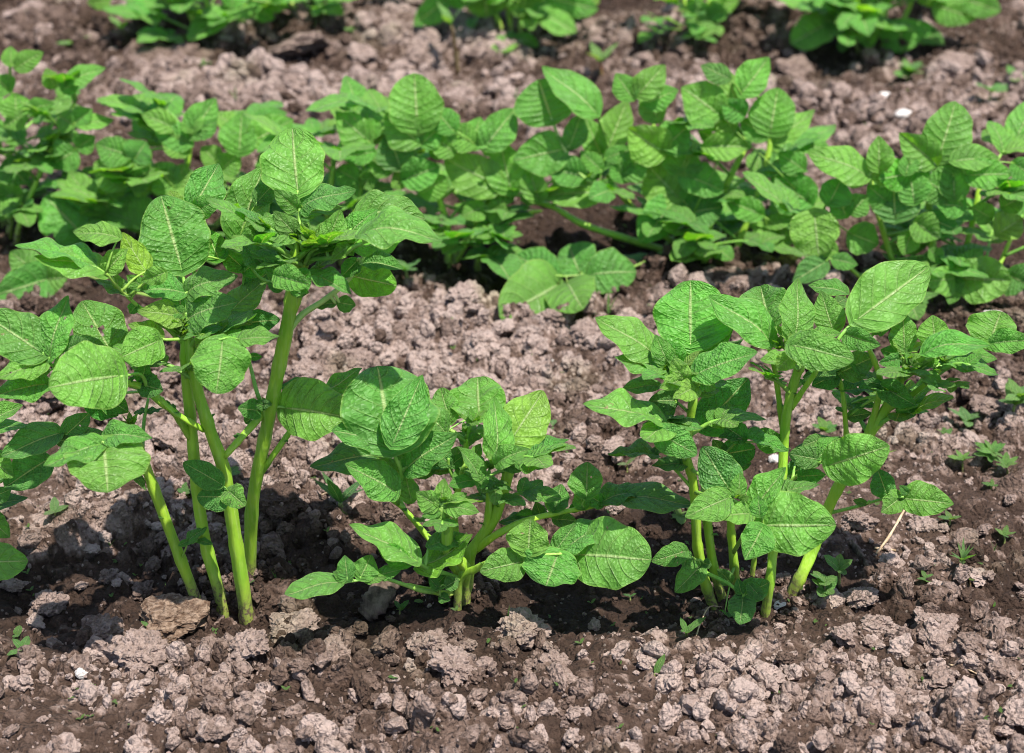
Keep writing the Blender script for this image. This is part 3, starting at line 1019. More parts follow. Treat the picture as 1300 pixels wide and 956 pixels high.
    def bush(self, n, height, length, lw, azr=(0, 6.28), lo=.3, hi=1.0, ck='m', pairs=2, on=None):
        for _ in range(n):
            S, R = self.stems[on[int(rng.integers(len(on)))] if on else int(rng.integers(len(self.stems)))]
            i = int(rng.uniform(lo, hi) * (len(S) - 1))
            f = i / (len(S) - 1)
            self.compound(S[i], rng.uniform(*azr), rng.uniform(.05, .45) + .5 * f, length * rng.uniform(.7, 1.15), lw * rng.uniform(.75, 1.2), pairs, ck)

# ================================================================== front row, left: the tallest plant
p = Plant(285, 762, 'tallest potato plant, at left in the front row, on four thick bare stems', 42, 18)
p.stem('Z', [(250, 765), (225, 700), (195, 620), (178, 575, 0), (170, 552, 0)], 8.5, 7.5)
p.stem('Z', [(280, 759), (261, 690), (250, 620), (243, 540), (236, 470), (236, 425)], 9.5, 7)
p.stem('Z', [(311, 765, -1), (298, 680, -1), (285, 600, -1), (266, 545, -1), (250, 492, -1), (240, 430, -1)], 11, 7.5)
p.stem('Z', [(318, 720, 4), (321, 640, 3), (336, 560, 2), (352, 480, 1), (368, 400, 1), (373, 360, 1), (376, 318, 1)], 9.5, 10)
p.stem('Z', [(366, 410, 1), (380, 372, 1), (387, 330, 1)], 7, 6, ground=False)
p.stem('Z', [(331, 602, 3), (346, 580, 2), (367, 550, 2), (378, 530, 2)], 5, 4, ground=False)
p.stem('Z', [(285, 580, -1), (310, 552, 0), (335, 523, 2)], 5, 5.5, ground=False)
p.stem('Z', [(242, 556, 0), (222, 525, -1), (205, 512, -2), (180, 492, -3), (160, 486, -4)], 6, 4.5, ground=False)
p.stem('Z', [(258, 546, -1), (232, 531, -2), (212, 516, -2), (196, 500, -2)], 4.5, 4, ground=False)
# crown of the two middle stems
p.leaf('A', [(1010, 1120, -1), (1010, 1000, 0), (1000, 920, 1), (975, 790, 2)], [
    (975, 800, 868, 418, 335, {'k': .45, 'fold': .34, 'd': 3.0, 'arch': .05}),
    (1000, 945, 728, 932, 118, {'d': -1.0}),
    (1012, 940, 1285, 850, 135, {'d': -.5, 'arch': .14}),
    (1012, 1090, 1290, 985, 165, {'d': -1.5, 'arch': .12}),
    (985, 1080, 742, 1040, 120, {'d': -1.5, 'c': 'y'}),
    (1000, 1060, 880, 1030, 70, {'c': 'l'}), (1015, 1060, 1120, 1090, 60, {'c': 'l'})], o=0, r=3.2)
p.leaf('C', [(985, 440), (900, 430), (860, 420)], [
    (870, 420, 690, 348, 75, {'c': 'y', 'o': -2}), (850, 440, 655, 525, 185, {'k': .5, 'o': -3, 'd': -2.5, 'c': 'l', 'fold': .3})], o=-2)
p.leaf('C', [(1000, 430), (1100, 420, -3), (1190, 430, -5)], [
    (1200, 440, 1165, 722, 262, {'k': .4, 'o': -5, 'd': -3, 'fold': -.3, 'arch': .12, 'c': 'l'}),
    (1290, 430, 1508, 412, 88, {'o': -4, 'd': 0}), (1130, 425, 1050, 470, 90, {'c': 'y', 'o': -3})], o=-3)
p.shoot('C', 960, 400, 30, 9, -1)
p.shoot('C', 1060, 360, 24, 6, 0)
p.shoot('C', 900, 330, 22, 5, 1)
p.leaf('A', [(1060, 1000, 4), (1060, 700, 4), (1045, 490, 5)], [
    (1040, 485, 1182, 245, 190, {'d': 3, 'fold': .5}), (1050, 500, 1195, 440, 110, {'d': -1}), (965, 475, 915, 390, 72, {'c': 'y'}),
    (1180, 760, 1110, 590, 140, {'o': 4, 'd': 2, 'under': 1})], o=4, r=2.6)
p.leaf('C', [(1000, 470, 0), (860, 330, 0), (735, 240, -1), (645, 155, -2), (570, 70, -3)], [
    (460 + 30, 30, 78, -78, 105, {'d': -.5, 'fold': .4, 'c': 'l'}), (570, 65, 182, -20, 140, {'d': -1.5, 'c': 'l'}),
    (640, -120, 395, -150, 112, {'o': -2, 'd': .5, 'c': 'l'}), (575, 60, 690, -60, 105, {'c': 'y', 'd': .6}),
    (790, 60, 660, -150, 120, {'o': -1, 'under': 1, 'c': 'y', 'd': 1}), (700, 190, 515, 108, 82, {'c': 'd'}),
    (640, 150, 625, 72, 55, {'c': 'y'}), (775, 150, 682, 82, 72, {'c': 'l'}), (890, 70, 760, 115, 92, {'c': 'l'}), (740, 240, 700, 290, 55, {'c': 'm'})], o=-1, r=2.8)
# far-left spray
p.leaf('C', [(860, 650, 0), (640, 660, -2), (420, 640, -4), (290, 575, -5), (228, 505, -5)], [
    (230, 505, -90, 290, 235, {'k': .3, 'd': 1, 'fold': .3}), (270, 528, 368, 190, 152, {'d': 2.5, 'fold': .3, 'c': 'l'}),
    (250, 548, -20, 640, 130, {'d': -2, 'c': 'l'}), (258, 670, -40, 735, 130, {'d': -2.5, 'c': 'l'}), (265, 600, 175, 590, 60, {'c': 'm'}),
    (350, 490, 475, 430, 90, {'c': 'd', 'd': 2})], o=-4, r=2.8)
p.leaf('C', [(880, 640, -2), (760, 620, -4), (650, 630, -6)], [
    (640, 625, 262, 690, 305, {'k': .6, 'd': -3.2, 'fold': .16, 'arch': .10, 'c': 'l', 'o': -6})], o=-5, r=2.6)
p.leaf('C', [(840, 640, -1), (700, 560, 1), (600, 500, 2)], [
    (600, 500, 440, 222, 258, {'k': .5, 'd': 2.2, 'hole': [(.33, .08, .03), (.42, .1, .05), (.52, -.2, .028)]})], o=1, r=2.2)
p.leaf('C', [(830, 660, 0), (640, 720, 0), (565, 735, 1)], [
    (560, 735, 695, 822, 120, {'c': 'd', 'd': 0, 'under': 1}), (470, 770, 640, 840, 110, {'c': 'd', 'd': 0, 'under': 1, 'o': 1})], o=1, r=2)
p.leaf('C', None, [(765, 660, 790, 545, 82, {'c': 'm'}), (760, 670, 882, 705, 120, {'c': 'd'}), (800, 690, 760, 620, 60)], o=-3)
# crown of the right stem
p.leaf('B', [(440, 760, 1), (430, 640, 1), (425, 560, 2), (425, 480, 2.5), (415, 390, 3)], [
    (415, 390, 388, 52, 300, {'k': .6, 'd': 3.5, 'fold': .2, 'c': 'l'}),
    (440, 482, 732, 384, 118, {'d': -.5, 'fold': .1}), (415, 490, 288, 385, 95, {'fold': .4, 'd': -.5}),
    (440, 530, 665, 480, 75, {'d': 0, 'o': 3}), (400, 630, 148, 590, 135, {'d': -2}), (410, 640, 285, 500, 105, {'d': -.5}),
    (430, 600, 470, 570, 40, {'c': 'y'})], o=1, r=3)
p.leaf('B', [(390, 880, 2), (200, 850, 4), (100, 650, 4)], [
    (100, 650, 240, 252, 225, {'d': 2.5, 'fold': .55, 'arch': .12}), (195, 455, 300, 340, 105, {'d': 1, 'c': 'd'})], o=4, r=2.4)
p.shoot('B', 520, 680, 40, 10, 0)
p.shoot('B', 640, 700, 30, 8, 0)
p.shoot('B', 470, 690, 26, 6, -1)
p.leaf('B', [(560, 800, 0), (640, 745, -1), (720, 695, -2), (800, 660, -2)], [
    (560, 700, 650, 490, 130, {'o': 0, 'c': 'l', 'd': .6}), (670, 650, 852, 490, 120, {'o': 1, 'c': 'l', 'd': 1}),
    (760, 630, 1198, 662, 165, {'o': -2, 'd': -2, 'arch': .17, 'fold': .25, 'c': 'l', 'k': .1}),
    (745, 520, 1105, 545, 150, {'o': 2.5, 'd': .5, 'arch': .13, 'k': .4}),
    (720, 690, 1010, 640, 90, {'o': -1, 'under': 1, 'c': 'y', 'd': 1.0}), (690, 690, 600, 760, 70, {'c': 'y'})], o=-1, r=3.2)
p.leaf('B', [(370, 1160, 1), (440, 1060, 1.5), (560, 980, 2), (690, 870, 2), (790, 720, 2)], [
    (765, 785, 990, 815, 92, {'d': -1}), (700, 850, 950, 905, 175, {'k': .6, 'd': -1, 'o': 3, 'under': 1, 'c': 'l'}),
    (735, 770, 650, 860, 90, {'c': 'm', 'o': 2}), (640, 995, 730, 1010, 85, {'c': 'm'}), (620, 1000, 500, 1020, 50, {'c': 'd'}),
    (780, 720, 800, 660, 40, {'c': 'y'})], o=2, r=4.4, r1=2.6, col=(0.36, 0.5, 0.12))
p.leaf('D', [(545, 180, 0), (545, 140, -1), (560, 120, -2)], [
    (545, 140, 655, 65, 130, {'k': .6, 'o': -2, 'd': -1, 'c': 'l'}), (540, 130, 405, -22, 115, {'o': -2, 'd': .5, 'fold': .4}),
    (640, 80, 876, 186, 95, {'o': -1, 'd': -2, 'c': 'l'}), (555, 175, 650, 175, 50, {'c': 'm', 'o': -1}), (500, 160, 420, 125, 50, {'c': 'm'})], o=-1.5, r=4)
p.leaf('B', None, [(235, 795, 122, 680, 112, {'o': 0, 'd': 1}), (300, 850, 480, 900, 120, {'o': -3, 'd': -1.5, 'c': 'l', 'k': .4})], o=-1)
p.leaf('D', [(400, 780, 2), (375, 740, 2), (335, 590, 3), (320, 515, 3)], [(325, 520, 395, 522, 40, {'c': 'm'})], o=3, r=3.2)
p.leaf('D', [(300, 520, 5), (292, 350, 5), (288, 200, 5), (300, 40, 5)], [
    (300, 340, 492, 322, 122, {'c': 'd', 'd': -.5, 'k': .3}), (295, 350, 210, 372, 105, {'c': 'd', 'k': .4}),
    (300, 170, 380, 200, 60, {'c': 'd'}), (300, 60, 430, -40, 130), (290, 40, 180, -60, 110), (310, 150, 440, 60, 110, {'c': 'd'})], o=5, r=2.6, snap=False)
p.leaf('D', [(400, 820, 1), (378, 800, 1)], [(375, 812, 262, 802, 102, {'k': .4, 'd': -1}), (415, 792, 338, 762, 52, {'d': 0}), (400, 780, 450, 780, 50, {'c': 'd'}), (330, 860, 300, 880, 55, {'c': 'd'})], o=0, r=2.5)
p.leaf('D', [(455, 815, 1), (500, 805, 2), (520, 800, 2.5)], [(520, 798, 868, 850, 300, {'k': .45, 'd': -1.5, 'fold': .12, 'arch': .1, 'spot': .5, 'c': 'l'})], o=0, r=3)
p.leaf('E', [(30, 300, 2), (180, 215, 4), (290, 195, 5)], [(290, 195, 60, 172, 88, {'c': 'd', 'd': 0}), (295, 195, 512, 72, 95, {'d': 1.5, 'under': 1, 'c': 'm'})], o=5, r=2)
# low leaves
p.leaf('N', [(1050, 560, -1), (1130, 590, -2), (1200, 590, -3)], [
    (1192, 572, 988, 455, 125, {'k': .4, 'd': .5}), (1220, 640, 1062, 640, 135, {'k': .5, 'd': -1, 'c': 'd'}),
    (1230, 610, 1325, 690, 118, {'k': .4, 'd': -1.5, 'spot': 1.0, 'label': 'small leaflet with a dry brown patch'})], o=-3, r=2)
p.leaf('N', [(1010, 960, 0), (1010, 900, -1)], [(1010, 890, 1118, 805, 52, {'d': .5}), (1010, 880, 960, 905, 36), (1070, 880, 1150, 895, 40)], o=-1, r=1.6)
p.leaf('N', [(735, 420, 0), (700, 365, -3), (640, 340, -6), (562, 352, -9)], [
    (560, 365, 582, 618, 362, {'k': .5, 'd': -3.2, 'fold': .14, 'arch': .1, 'c': 'l', 'o': -9}),
    (548, 358, 232, 474, 135, {'d': -2.5, 'o': -9, 'c': 'l'}), (562, 330, 822, 325, 118, {'arch': .2, 'd': -.5, 'o': -8})], o=-8, r=2.6)
p.leaf('N', [(770, 480, 0), (740, 520, 0)], [(720, 520, 780, 600, 50), (760, 440, 770, 400, 30)], o=0, r=2)
p.leaf('N', [(760, 400, 1), (775, 250, 2), (800, 110, 3)], [(790, 180, 720, 190, 30, {'c': 'd'}), (790, 190, 880, 165, 30, {'c': 'd'})], o=2, r=3)
p.nodes(3, 10)
p.tips(20)
p.bush(8, .3, .05, .034, lo=.8, ck='l', on=[1, 2, 3])
p.bush(14, .3, .035, .023, lo=.8, ck='l', on=[1, 2, 3, 4])
P1 = p

# ================================================================== plant cut by the left edge
p = Plant(-75, 765, 'potato plant cut off by the left picture edge, leaves in shade of the tallest plant', 22, 12)
p.stem('Z', [(-75, 765), (-70, 700), (-60, 640), (-50, 580)], 9, 7)
p.stem('Z', [(-90, 760), (-90, 680), (-95, 600)], 9, 7)
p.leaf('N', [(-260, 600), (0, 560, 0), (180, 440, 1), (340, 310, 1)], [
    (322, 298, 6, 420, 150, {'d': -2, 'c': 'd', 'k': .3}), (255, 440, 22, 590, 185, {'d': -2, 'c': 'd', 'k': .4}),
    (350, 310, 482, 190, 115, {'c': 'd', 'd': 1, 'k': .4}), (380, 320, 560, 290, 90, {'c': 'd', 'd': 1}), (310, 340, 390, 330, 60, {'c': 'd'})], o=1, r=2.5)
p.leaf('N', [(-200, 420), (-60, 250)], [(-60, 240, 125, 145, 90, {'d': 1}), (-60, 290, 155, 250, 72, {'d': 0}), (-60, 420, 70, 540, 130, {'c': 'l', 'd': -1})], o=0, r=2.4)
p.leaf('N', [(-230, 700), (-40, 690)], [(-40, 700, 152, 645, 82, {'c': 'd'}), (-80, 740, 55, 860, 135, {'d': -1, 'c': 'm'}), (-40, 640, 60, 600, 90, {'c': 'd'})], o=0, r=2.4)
p.leaf('Z', [(-60, 700), (-24, 712, -2)], [(-24, 714, 36, 712, 46, {'k': .6, 'c': 'l', 'd': -1})], o=-2, r=2.4)
p.bush(5, .3, .10, .06, (1.5, 4.7))

# ================================================================== front row, middle: low bushy plant
p = Plant(592, 752, 'low bushy potato plant in the middle of the front row, one arm sprawling right', 42, 18)
p.stem('Z', [(594, 752), (596, 722), (600, 698), (627, 660), (643, 612), (650, 578)], 8.5, 9)
p.stem('Z', [(602, 700), (615, 676), (621, 648), (621, 606)], 6.5, 5, ground=False)
p.stem('Z', [(604, 698, 0), (630, 679, -1), (662, 663, -1), (698, 653, 0), (735, 646, 1), (785, 637, 3)], 6, 3, ground=False)
p.stem('Z', [(590, 740, 0), (560, 700, 0), (542, 681, 1), (520, 655, 1), (505, 640, 1), (470, 618, 0)], 6, 3, ground=False)
p.stem('Z', [(588, 752, -1), (566, 754, -2), (545, 750, -3), (515, 743, -4)], 6, 4)
p.stem('Z', [(590, 748, -1), (590, 720, -2), (570, 700, -3), (568, 668, -3), (562, 652, -3)], 9, 8)
p.stem('Z', [(580, 700, 1), (578, 640, 1), (590, 600, 1), (592, 560, 1)], 5, 4)
p.stem('Z', [(585, 736, -2), (605, 722, -3), (620, 714, -4)], 6, 4.5)
# big upper left leaf
p.leaf('E', [(770, 800, 0), (720, 650, -2), (690, 560, -3), (660, 490, -3)], [
    (655, 485, 590, 62, 450, {'k': .7, 'd': 4, 'fold': .30, 'arch': .12, 'q': 1.3}),
    (675, 480, 835, 108, 215, {'d': 3.0, 'fold': .2, 'o': -4, 'k': 0, 'q': 1.3, 'tw': 0, 'arch': .04}),
    (650, 515, 342, 410, 165, {'d': -1.5, 'k': .3, 'arch': .14, 'o': -2}), (715, 640, 570, 572, 112, {'d': .5}),
    (690, 745, 415, 590, 178, {'d': -1.5, 'o': -3, 'c': 'l'}), (700, 545, 735, 560, 42, {'c': 'y'}),
    (745, 620, 1025, 428, 185, {'d': -.5, 'o': -2, 'fold': .3, 'q': 1.3}), (760, 600, 730, 580, 40, {'c': 'y'}),
    (775, 790, 738, 635, 105, {'c': 'l', 'o': -2}), (640, 700, 750, 650, 60)], o=-1, r=3)
p.leaf('E', [(760, 820, 2), (620, 600, 4), (560, 550, 5)], [
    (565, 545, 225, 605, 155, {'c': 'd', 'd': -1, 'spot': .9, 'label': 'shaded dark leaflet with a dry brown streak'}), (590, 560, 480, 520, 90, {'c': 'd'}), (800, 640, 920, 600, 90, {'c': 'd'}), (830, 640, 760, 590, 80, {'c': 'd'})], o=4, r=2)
# crown
p.leaf('F', [(370, 620, 0), (330, 500, 1), (270, 420, 2), (205, 330, 2)], [
    (205, 330, 195, 122, 285, {'k': .6, 'd': 3, 'fold': .22}), (50, 360, -5, 180, 150, {'d': 2, 'k': .5}),
    (20, 420, -165, 262, 120, {'d': 0, 'o': 0, 'fold': .5}), (292, 555, 292, 228, 155, {'o': -2, 'd': 3, 'c': 'l', 'fold': .3}),
    (375, 465, 552, 195, 245, {'o': 0, 'd': 3, 'k': .2, 'fold': .28, 'c': 'l'}), (300, 590, 478, 508, 108, {'o': -4, 'd': -.5, 'arch': .18, 'c': 'l'}),
    (255, 590, 240, 600, 40), (210, 690, 85, 495, 88, {'o': -3, 'd': 1}), (215, 690, 255, 640, 60, {'o': -3, 'c': 'l'})], o=1, r=2.8)
p.leaf('F', [(370, 640, 0), (430, 590, -1), (480, 560, -1)], [(480, 560, 692, 460, 78, {'d': 1, 'fold': .5}), (420, 560, 592, 600, 95, {'d': -1.5, 'c': 'l'}), (340, 600, 480, 590, 90, {'d': -1, 'c': 'm'}), (400, 540, 350, 590, 80)], o=-1, r=3)
p.shoot('F', 165, 370, 26, 7, 0)
p.shoot('F', 300, 600, 22, 6, -3)
p.leaf('E', [(1000, 740, 0), (980, 620, 1), (975, 560, 1)], [(980, 590, 900, 520, 100, {'c': 'd'}), (985, 600, 1060, 540, 70, {'c': 'd'})], o=1, r=3)
p.leaf('E', [(1010, 740, -1), (1050, 620, -1), (1100, 560, -1)], [(1100, 570, 1150, 480, 60)], o=-1, r=3.4)
# small inner shoot
p.leaf('G', [(940, 420, -3), (945, 330, -4), (940, 265, -4)], [
    (915, 265, 800, 190, 118, {'d': 0, 'c': 'l'}), (930, 262, 952, 115, 92, {'c': 'y', 'd': 1}), (960, 275, 1142, 300, 95, {'c': 'l', 'd': -1, 'arch': .15}),
    (980, 250, 1075, 195, 60, {'c': 'y'}), (960, 255, 1168, 238, 36, {'c': 'y'}), (920, 290, 830, 320, 60, {'c': 'l'}), (930, 300, 980, 330, 70, {'c': 'y'})], o=-4, r=5)
p.shoot('G', 960, 240, 18, 6, -4)
p.shoot('G', 830, 350, 14, 5, 0)
# right arm
p.leaf('H', [(420, 395, 0), (440, 370, 0)], [(440, 372, 480, 232, 118, {'d': 1.5, 'k': .2}), (435, 372, 382, 312, 48, {'c': 'l'}), (445, 370, 525, 300, 50)], o=0, r=2)
p.leaf('H', [(560, 375, 1), (600, 320, 1), (615, 295, 1)], [(615, 295, 620, 112, 172, {'d': 2, 'k': .2}), (600, 360, 565, 240, 90, {'fold': .5, 'c': 'm'}), (540, 380, 560, 330, 55)], o=1, r=2)
p.leaf('H', [(650, 360, 1), (740, 335, 2), (800, 318, 2)], [(690, 335, 955, 275, 118, {'d': 1, 'arch': .15}), (800, 318, 1192, 345, 125, {'d': -1, 'c': 'd'}), (700, 340, 560, 260, 90, {'d': 0, 'c': 'l', 'fold': .5})], o=2, r=2)
p.leaf('H', [(400, 400, 0), (340, 400, 1)], [(370, 410, 340, 325, 72, {'c': 'd'}), (330, 400, 225, 410, 70, {'c': 'd'}), (300, 420, 140, 440, 70, {'c': 'd'}), (440, 420, 560, 430, 90, {'c': 'd'})], o=2, r=2)
# low right leaf
p.leaf('H', [(40, 640, -3), (180, 640, -4), (290, 620, -5), (455, 610, -5), (575, 612, -4)], [
    (300, 595, 312, 418, 205, {'k': .2, 'd': 1.5, 'r': .95}), (275, 648, 38, 705, 170, {'d': -1.5, 'k': .2}),
    (455, 622, 395, 782, 290, {'k': .7, 'd': -2, 'c': 'l', 'r': 1.2}), (470, 615, 740, 432, 130, {'d': 1.5, 'fold': .4, 'o': -4}),
    (440, 600, 560, 440, 110, {'o': -4, 'd': 1.5}), (572, 612, 965, 640, 340, {'k': .65, 'd': -2.2, 'fold': .1, 'arch': .08, 'c': 'm', 'o': -4, 'spot': .6})], o=-5, r=2.6)
# low left dish leaf
p.leaf('G', [(1010, 640, -2), (940, 625, -3), (860, 600, -4), (800, 565, -5)], [
    (800, 560, 438, 365, 150, {'d': 0, 'fold': .35, 'c': 'l', 'o': -5}), (810, 590, 1105, 415, 140, {'d': .5, 'o': -4, 'under': 1, 'c': 'l', 'fold': .3}),
    (870, 480, 1100, 425, 85, {'d': .5, 'o': -3, 'c': 'l'}), (760, 580, 590, 480, 110, {'o': -6, 'under': 1, 'c': 'l', 'd': .3})], o=-4, r=4)
p.leaf('G', [(900, 755, -3), (820, 720, -4), (738, 690, -5), (600, 655, -6), (390, 680, -7)], [
    (385, 680, 90, 742, 118, {'k': .4, 'd': -2, 'spot': .7}), (430, 655, 415, 530, 95, {'d': 1}), (500, 650, 560, 528, 130, {'d': 1.2}),
    (590, 640, 720, 608, 72, {'d': .3}), (440, 660, 350, 620, 70), (520, 660, 640, 650, 60)], o=-6, r=3.5, r1=1.6)
p.leaf('G', [(940, 740, -3), (930, 700, -4)], [(920, 710, 868, 650, 52), (930, 755, 985, 775, 60), (900, 700, 960, 640, 70), (960, 700, 1030, 660, 80, {'c': 'd'})], o=-4, r=2)
p.nodes(3, 8)
p.tips(16)
p.bush(4, .2, .04, .03, lo=.75, ck='l', on=[0])
p.bush(10, .2, .03, .021, lo=.6, ck='l', on=[0, 1, 5, 6])
P2 = p

# ================================================================== front row, right
p = Plant(952, 772, 'tall many-stemmed potato plant at right in the front row, three leafy crowns', 42, 18)
p.stem('Z', [(908, 779), (896, 741), (886, 694), (884, 655), (880, 610), (872, 580), (876, 540), (882, 500)], 8, 6)
p.stem('Z', [(922, 777, 1), (906, 718, 1), (898, 660, 1), (893, 625, 1)], 7.5, 6)
p.stem('Z', [(936, 755, 2), (932, 713, 2), (929, 680, 2), (927, 640, 2)], 7, 6)
p.stem('Z', [(953, 745, 4), (958, 710, 4), (960, 680, 4), (958, 640, 4)], 4, 4)
p.stem('Z', [(972, 783, -1), (979, 732, -1), (983, 690, 0), (993, 610, 0), (996, 562, 1), (1000, 522, 1), (1010, 482, 1), (1018, 462, 1)], 7.5, 7)
p.stem('Z', [(1005, 757, 2), (1019, 728, 2), (1035, 692, 3), (1058, 632, 3), (1088, 580, 3), (1106, 548, 3), (1126, 518, 3), (1145, 478, 2)], 9.5, 8)
p.stem('Z', [(1100, 555, 3), (1112, 520, 3), (1118, 487, 2), (1111, 460, 2), (1103, 442, 2)], 5.5, 3.5, ground=False)
p.stem('Z', [(1122, 522, 3), (1150, 506, 2), (1172, 490, 1), (1196, 468, 0)], 5, 3, ground=False)
p.stem('Z', [(1076, 575, 4), (1074, 540, 4), (1071, 505, 4), (1066, 480, 4)], 4, 3.5, ground=False)
p.stem('Z', [(1005, 518, 1), (1020, 495, 0), (1038, 470, -1)], 4.5, 3.5, ground=False)
p.stem('Z', [(994, 545, 2), (989, 505, 2), (984, 470, 2), (976, 440, 2)], 4.5, 3.5, ground=False)
# left crown
p.leaf('I', [(640, 760, 0), (615, 640, 1), (618, 560, 2), (622, 480, 3)], [
    (622, 490, 622, 152, 365, {'k': .65, 'd': 3.5, 'fold': .16, 'c': 'l'}), (650, 565, 858, 393, 138, {'d': 1, 'fold': .35, 'c': 'l'}),
    (430, 560, 108, 352, 155, {'d': 0, 'o': 0, 'c': 'l'}), (500, 605, 432, 445, 112, {'d': .5, 'o': -1, 'c': 'l'}), (575, 590, 470, 470, 100, {'d': .5, 'o': 1, 'c': 'l'}),
    (470, 640, 212, 565, 95, {'d': -.5, 'o': -1, 'c': 'm'}), (455, 725, 255, 738, 72, {'d': -1, 'o': 0}),
    (650, 660, 985, 540, 165, {'d': -1, 'o': -3, 'fold': .3, 'c': 'l', 'k': .35}), (700, 610, 912, 465, 85, {'d': 1, 'c': 'd', 'o': 2}), (600, 510, 465, 440, 90, {'c': 'd', 'o': 4, 'under': 1})], o=0, r=3.4, col=(.28, .45, .1))
p.shoot('I', 590, 640, 34, 10, -2)
p.shoot('I', 680, 690, 26, 7, -2)
p.shoot('I', 480, 650, 22, 6, -1)
p.leaf('I', [(620, 780, -1), (600, 720, -3)], [(595, 690, 520, 585, 98, {'c': 'y', 'd': 0}), (570, 690, 455, 735, 85, {'c': 'y', 'd': -1.5}), (650, 730, 528, 790, 105, {'c': 'y', 'd': -2}), (690, 700, 760, 740, 70, {'c': 'y'})], o=-3, r=3)
p.leaf('K', [(575, 440, 0), (450, 350, -2), (330, 265, -4), (400, 235, -4)], [
    (420, 235, 0, 140, 125, {'d': 0, 'fold': .35, 'c': 'l', 'o': -4}), (400, 290, 615, 415, 150, {'d': -1, 'o': -5, 'k': .4, 'fold': .1, 'arch': .1}), (470, 300, 440, 220, 80, {'c': 'l', 'o': -2}),
    (330, 270, 440, 240, 60, {'c': 'm'})], o=-3, r=2.6)
p.leaf('I', [(600, 840, 1), (540, 800, 1)], [(540, 800, 395, 805, 118, {'c': 'd', 'd': -1}), (530, 840, 430, 870, 90, {'c': 'd'})], o=1, r=2.4)
p.leaf('I', [(640, 900, 2), (680, 950, 3)], [(690, 945, 935, 680, 235, {'c': 'd', 'd': 2, 'k': .3})], o=3, r=2.4)
p.leaf('K', [(595, 600, 0), (540, 540, 0), (480, 480, 0), (395, 425, 0)], [(395, 425, 130, 410, 72, {'c': 'd', 'd': -1}), (380, 430, 400, 365, 45, {'c': 'd'}), (555, 470, 370, 472, 82, {'c': 'd'}), (470, 470, 540, 400, 70, {'c': 'd'})], o=0, r=2.4)
p.leaf('K', [(620, 700, -2), (740, 660, -5), (800, 640, -6)], [
    (790, 605, 645, 368, 205, {'c': 'd', 'd': 1.5, 'k': .35, 'o': -4}), (790, 645, 550, 752, 158, {'d': -2, 'o': -6, 'c': 'l'}),
    (905, 735, 703, 762, 118, {'d': -1.5, 'o': -6, 'c': 'l'}), (840, 632, 848, 508, 82, {'c': 'l', 'o': -5, 'd': 1}), (850, 650, 900, 640, 40, {'c': 'y'})], o=-5, r=3)
p.shoot('K', 830, 645, 14, 6, -6)
p.leaf('M', [(560, 480, 1), (640, 300, -4), (720, 280, -6)], [
    (720, 285, 1112, 285, 300, {'d': -1, 'k': .35, 'fold': .12, 'arch': .08, 'q': 1.2, 'c': 'l', 'o': -6}), (712, 300, 618, 472, 165, {'d': -2, 'o': -7, 'c': 'l'}),
    (680, 200, 840, -30, 125, {'d': 1.5, 'o': -5, 'c': 'l'}), (700, 230, 690, 120, 90, {'c': 'l', 'o': -6}), (790, 130, 1025, 65, 80, {'o': -4, 'd': 0})], o=-6, r=3)
p.leaf('K', [(600, 620, 2), (760, 420, 1), (850, 330, 0)], [
    (870, 330, 750, 248, 108, {'d': .5, 'spot': .8}), (850, 335, 730, 320, 50, {'c': 'd'}), (870, 330, 1112, 395, 62, {'d': -.5}), (1050, 375, 928, 285, 122, {'k': .4, 'o': 1, 'd': 1}),
    (760, 410, 930, 380, 160, {'c': 'd', 'o': 2, 'd': .5, 'k': .4}), (800, 470, 910, 460, 80, {'c': 'd', 'o': 2}), (770, 420, 700, 330, 80, {'c': 'd', 'o': 2})], o=0, r=2.2)
p.leaf('L', [(250, 580, 1), (340, 500, -1), (440, 450, -3)], [
    (420, 440, 262, 410, 115, {'c': 'd', 'k': .5, 'd': 0}), (410, 435, 542, 330, 118, {'d': 1, 'k': .4}), (480, 470, 805, 365, 235, {'k': .45, 'd': -1.5, 'o': -4, 'c': 'l', 'fold': .15}),
    (320, 530, 462, 520, 95, {'c': 'm', 'd': -1}), (430, 330, 330, 370, 80, {'c': 'd', 'o': 1}), (300, 440, 560, 320, 100, {'c': 'd', 'o': 2}), (270, 520, 380, 450, 110, {'c': 'd', 'o': 2})], o=-2, r=2.6)
p.leaf('L', [(500, 752, 2), (640, 690, 1), (760, 655, 0), (880, 640, -1)], [
    (790, 630, 738, 488, 125, {'d': 1.2, 'c': 'd', 'k': .2}), (880, 650, 1152, 680, 172, {'d': -1.5, 'fold': .25}), (860, 650, 758, 725, 115, {'d': -1.5, 'k': .3}),
    (680, 680, 608, 658, 42), (900, 620, 858, 578, 45), (800, 655, 850, 700, 60)], o=0, r=2.4)
